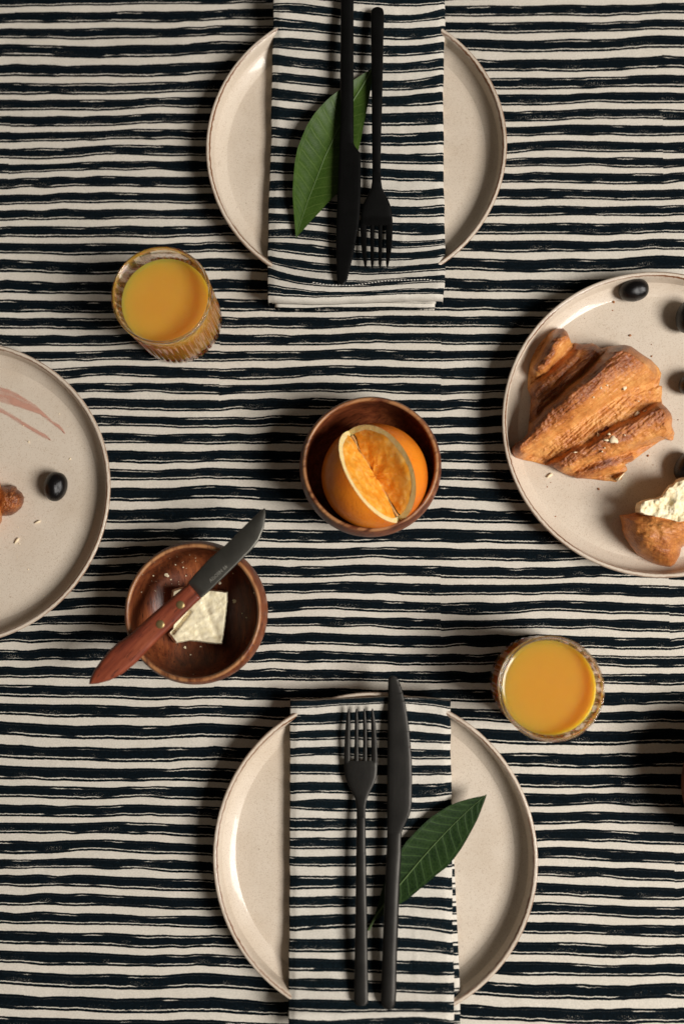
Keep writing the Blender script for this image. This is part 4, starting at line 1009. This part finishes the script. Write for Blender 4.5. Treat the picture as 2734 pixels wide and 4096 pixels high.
def flat_solid(outline, n, zc, prof, mat, name, parent, axis=None, auto=40):
    """flat solid from an outline: prof = [(inset 0..1 towards the axis line, height)] rings from bottom to top; zc(x,y) base height"""
    o = resample(outline, n); a, b = np.array(axis[0], float), np.array(axis[1], float)
    v = (b - a) / np.linalg.norm(b - a); t = np.clip((o - a) @ v, 0, np.linalg.norm(b - a)); foot = a + t[:, None] * v
    rings = []
    for ins, hgt in prof:
        q = o + (foot - o) * ins; rings.append(P(q[:, 0], q[:, 1], zc(q[:, 0], q[:, 1]) + hgt))
    V = np.concatenate(rings); k = len(rings)
    f = grid_faces(k, n, True)
    me = mesh(name, V, f, mat, parent, auto=auto)
    bm = bmesh.new(); bm.from_mesh(me.data); bm.verts.ensure_lookup_table()
    for r in (0, k - 1):
        try: bm.faces.new([bm.verts[r * n + i] for i in range(n)])
        except ValueError: pass
    big = [fc for fc in bm.faces if len(fc.verts) > 4]
    bmesh.ops.triangulate(bm, faces=big); bmesh.ops.recalc_face_normals(bm, faces=bm.faces)
    for fc in bm.faces: fc.smooth = True
    bm.to_mesh(me.data); bm.free(); me.data.set_sharp_from_angle(angle=math.radians(auto))
    return me
def paring_knife():
    p0, p1 = kq([(33, 1482)])[0], kq([(1447, 63)])[0]
    L = math.hypot(p1[0] - p0[0], p1[1] - p0[1]); ux, uy = (p1[0] - p0[0]) / L, (p1[1] - p0[1]) / L
    def zc(x, y):
        s = ((x - p0[0]) * ux + (y - p0[1]) * uy) / L
        return np.interp(s, [0, .25, .5, .8, 1], [.0475, .0495, .0515, .0525, .0525])
    c = P(*kq([(800, 730)])[0], .05)
    root = empty('paring_knife', tuple(c), 'small knife with red brown riveted handle resting across the butter bowl', 'knife')
    blade = [(820,690),(835,655),(880,600),(1000,470),(1115,375),(1200,292),(1290,200),(1380,115),(1430,72),(1447,63),(1452,110),(1447,170),(1436,230),(1400,320),(1340,400),(1250,490),(1120,617),(1000,733),(940,785),(925,790),(870,740)]
    flat_solid(kq(blade), 200, zc, [(.0, .0026), (.0, .0032), (.06, .0038), (.14, .0040)], M_BLADE, 'blade', root, (kq([(870, 730)])[0], kq([(1400, 140)])[0]), auto=70)
    handle = [(835,672),(885,730),(935,790),(870,850),(800,920),(680,1040),(560,1155),(470,1250),(400,1320),(300,1400),(200,1450),(100,1478),(33,1482),(40,1440),(80,1360),(130,1290),(190,1215),(260,1150),(345,1093),(450,1000),(560,900),(690,790),(780,712)]
    m = wood_material('rosewood_handle', (.095, .017, .008), (.20, .040, .016), (.31, .080, .032), ang=-.80, scale=1.1, rough=.38)
    flat_solid(kq(handle), 240, zc, [(.18, -.0045), (.03, -.003), (.0, .0), (.0, .0040), (.07, .0060), (.18, .0072), (.34, .0077), (.6, .0078)], m, 'handle', root, (kq([(110, 1420)])[0], kq([(850, 760)])[0]), auto=70)
    br = NT('brass'); br.set(Base_Color=(.34, .25, .11), Metallic=.8, Roughness=.42)
    for x, y, r in ((767, 843, 33), (605, 1000, 34)):
        cx, cy = kq([(x, y)])[0]; a = np.linspace(0, 2 * np.pi, 28, endpoint=False); z0 = float(zc(cx, cy))
        rings = [P(cx + r / 2.0103 * k * np.cos(a), cy + r / 2.0103 * k * np.sin(a), z0 + h) for k, h in ((1, .0060), (1, .00795), (.92, .00815), (.4, .0083))]
        V = np.vstack([np.concatenate(rings), P(cx, cy, z0 + .0083)[None]]); n = 28
        f = grid_faces(4, n, True) + [(3 * n + k, 3 * n + (k + 1) % n, 4 * n) for k in range(n)]
        o = mesh('rivet', V, f, br.m, root, auto=40); fix_normals(o)
    # stamped letters, read with the blade tip to the right
    cu = bpy.data.curves.new('stamp', 'FONT'); cu.body = 'AISOIIN 66'; cu.size = .0034; cu.extrude = .00006; cu.align_x = 'CENTER'; cu.align_y = 'CENTER'; cu.resolution_u = 2
    to = bpy.data.objects.new('stamp', cu); COL.objects.link(to)
    bpy.context.view_layer.update()
    me = bpy.data.meshes.new_from_object(to.evaluated_get(bpy.context.evaluated_depsgraph_get()))
    bpy.data.objects.remove(to)
    q0, q1 = kq([(1005, 655)])[0], kq([(1140, 530)])[0]
    w0 = P(*q0, float(zc(*q0)) + .0042); w1 = P(*q1, float(zc(*q1)) + .0042)
    vs = np.array([v.co[:] for v in me.vertices]); sc = np.linalg.norm(w1 - w0) / (vs[:, 0].max() - vs[:, 0].min())
    ang = math.atan2(w1[1] - w0[1], w1[0] - w0[0]); mid = (w0 + w1) / 2
    x, y, z = vs[:, 0] * sc, vs[:, 1] * sc * 1.1, vs[:, 2]
    W3 = np.stack([mid[0] + x * math.cos(ang) - y * math.sin(ang), mid[1] + x * math.sin(ang) + y * math.cos(ang), mid[2] + z], -1)
    st = NT('stamp_mark'); st.set(Base_Color=(.20, .19, .16), Roughness=.5)
    mesh('stamped_lettering', W3, [tuple(p.vertices) for p in me.polygons], st.m, root, smooth=False)
paring_knife()

# ------------------------------------------------------------------ jam, flakes, crumbs
def jam():
    m = NT('jam_film'); oc = m.obj(); n = m.noise(m.mapping(oc, rot=(0, 0, .5), scale=(.3, 1, 1)), 200, 4, .6)
    m.set(Base_Color=m.mix(m.step(n, .3, .75), (.60, .235, .165), (.62, .33, .24)), Roughness=.28, Alpha=m.math('MULTIPLY', m.math('ADD', .30, m.math('MULTIPLY', m.step(n, .35, .7), .5)), m.step(m.attr('core'), -.1, 1.0)))
    root = empty('jam_smear', tuple(P(60, 1590, FLOOR) * [1, 1, 1]), 'streaky pink jam smear on the left plate', 'jam')
    up_ = lq([(-200,330),(-60,370),(0,390),(60,402),(120,432),(200,480),(270,525),(330,580),(390,640),(440,665),(470,700),(488,742),(455,712),(400,668),(350,632),(300,592),(240,572),(160,545),(80,520),(0,500),(-80,480),(-200,450)])
    lo_ = lq([(-200,500),(-60,520),(0,540),(60,575),(120,610),(180,650),(240,685),(300,720),(350,748),(385,790),(330,768),(270,735),(200,692),(130,652),(80,615),(20,585),(-60,560),(-200,530)])
    for name, o, h in (('upper_streak', up_, .0006), ('lower_streak', lo_, .0007)):
        o = resample(o, 120); o = o + np.stack([1.5 * fbm(o[:, 0] / 10, o[:, 1] / 10, 1.0), 1.5 * fbm(o[:, 0] / 10, o[:, 1] / 10, 8.0)], -1)
        tn = np.roll(o, -2, 0) - np.roll(o, 2, 0); tn /= np.linalg.norm(tn, axis=1)[:, None] + 1e-9
        nrm = np.stack([-tn[:, 1], tn[:, 0]], -1)
        area = np.sum(o[:, 0] * np.roll(o[:, 1], -1) - np.roll(o[:, 0], -1) * o[:, 1])
        i1 = o + nrm * (4.5 if area > 0 else -4.5); i2 = o - nrm * (2.5 if area > 0 else -2.5)
        V = np.vstack([P(i2[:, 0], i2[:, 1], FLOOR + .0002), P(i1[:, 0], i1[:, 1], FLOOR + .0004 + h * .4)])
        me = mesh('jam_streak', V, grid_faces(2, 120, True), m.m, root, attrs={'core': np.r_[np.zeros(120), np.ones(120)]})
        bm = bmesh.new(); bm.from_mesh(me.data); bm.verts.ensure_lookup_table(); bm.faces.new([bm.verts[120 + i] for i in range(120)])
        bmesh.ops.triangulate(bm, faces=[f for f in bm.faces if len(f.verts) > 4]); bmesh.ops.recalc_face_normals(bm, faces=bm.faces); bm.to_mesh(me.data); bm.free()
jam()

def flake(px, py, a, b, rot, name, label):
    aa = np.linspace(0, 2 * np.pi, 14, endpoint=False); ex = a * np.cos(aa); ey = b * np.sin(aa) * (1 + .3 * np.cos(aa))
    qx = px + ex * math.cos(rot) - ey * math.sin(rot); qy = py + ex * math.sin(rot) + ey * math.cos(rot)
    lo_ = P(qx, qy, FLOOR + .0001); hi_ = P(qx, qy, FLOOR + .0014); top = P(px, py, FLOOR + .0020); n = 14
    V = np.vstack([lo_, hi_, top[None]]); f = [(k, (k + 1) % n, n + (k + 1) % n, n + k) for k in range(n)] + [(n + k, n + (k + 1) % n, 2 * n) for k in range(n)]
    c = P(px, py, FLOOR); o = mesh(name, V, f, M_ALMOND, loc=tuple(c)); fix_normals(o); tag(o, label, 'almond flake', 'loose almond flakes'); return o
flake(150, 2088, 13, 4, -.4, 'almond_flake', 'thin pale almond flake right below the olive on the left plate')
flake(67, 2163, 14, 5, -.9, 'almond_flake', 'thin pale almond flake nearest the bottom of the left plate')
flake(2196, 1902, 14, 6, -.6, 'almond_flake', 'pale almond flake beside the lower edge of the big croissant')

def crumbs(name, label, spots, mat):
    V, Fc = [], []
    for x, y, r, h in spots:
        zz = FLOOR if h is None else h
        a = np.linspace(0, 2 * np.pi, 7, endpoint=False) + random.random(); w = np.array([random.uniform(.6, 1.3) for _ in a])
        ring = P(x + r * w * np.cos(a), y + r * w * np.sin(a), zz + .0001); mid = P(x + .8 * r * w * np.cos(a), y + .8 * r * w * np.sin(a), zz + r * .00014); top = P(x, y, zz + r * .00024)
        n = len(V); V += list(ring) + list(mid) + [top]
        Fc += [(n + k, n + (k + 1) % 7, n + 7 + (k + 1) % 7, n + 7 + k) for k in range(7)] + [(n + 7 + k, n + 7 + (k + 1) % 7, n + 14) for k in range(7)]
    o = mesh(name, V, Fc, mat); o['kind'] = 'stuff'; tag(o, label, 'crumbs'); return o
rc = random.Random(3)
def around(cx, cy, rad, n, r0, r1): return [(cx + rad * math.sqrt(rc.random()) * math.cos(t), cy + rad * math.sqrt(rc.random()) * math.sin(t), rc.uniform(r0, r1), None) for t in [rc.uniform(0, 6.28) for _ in range(n)]]
M_CRB = NT('crumb_brown').set(Base_Color=(.30, .12, .04), Roughness=.7).m
crumbs('crumbs', 'brown crumbs scattered on the croissant plate', [(2516,1342,6,None),(2604,1425,4,None),(2603,1378,2.5,None),(2590,1823,5,None),(2392,1957,6,None),(2335,1273,2.5,None),(2448,1241,3,None),(2219,2066,4,None),(2200,1930,2.5,None),(2710,1680,3,None),(2187,1947,3,None),(2452,1207,6,None)] + around(2450, 1700, 430, 40, 1.0, 2.2), M_CRB)
crumbs('crumbs', 'pale and brown crumbs scattered on the left plate', [(175,1495,4,None),(116,1768,5,None),(95,1702,3,None),(280,1835,4,None),(113,2278,3,None),(78,2175,4,None),(176,2382,3,None),(310,1635,2.5,None),(238,1655,3,None)] + around(140, 1950, 300, 24, .9, 2.0), M_ALMOND)
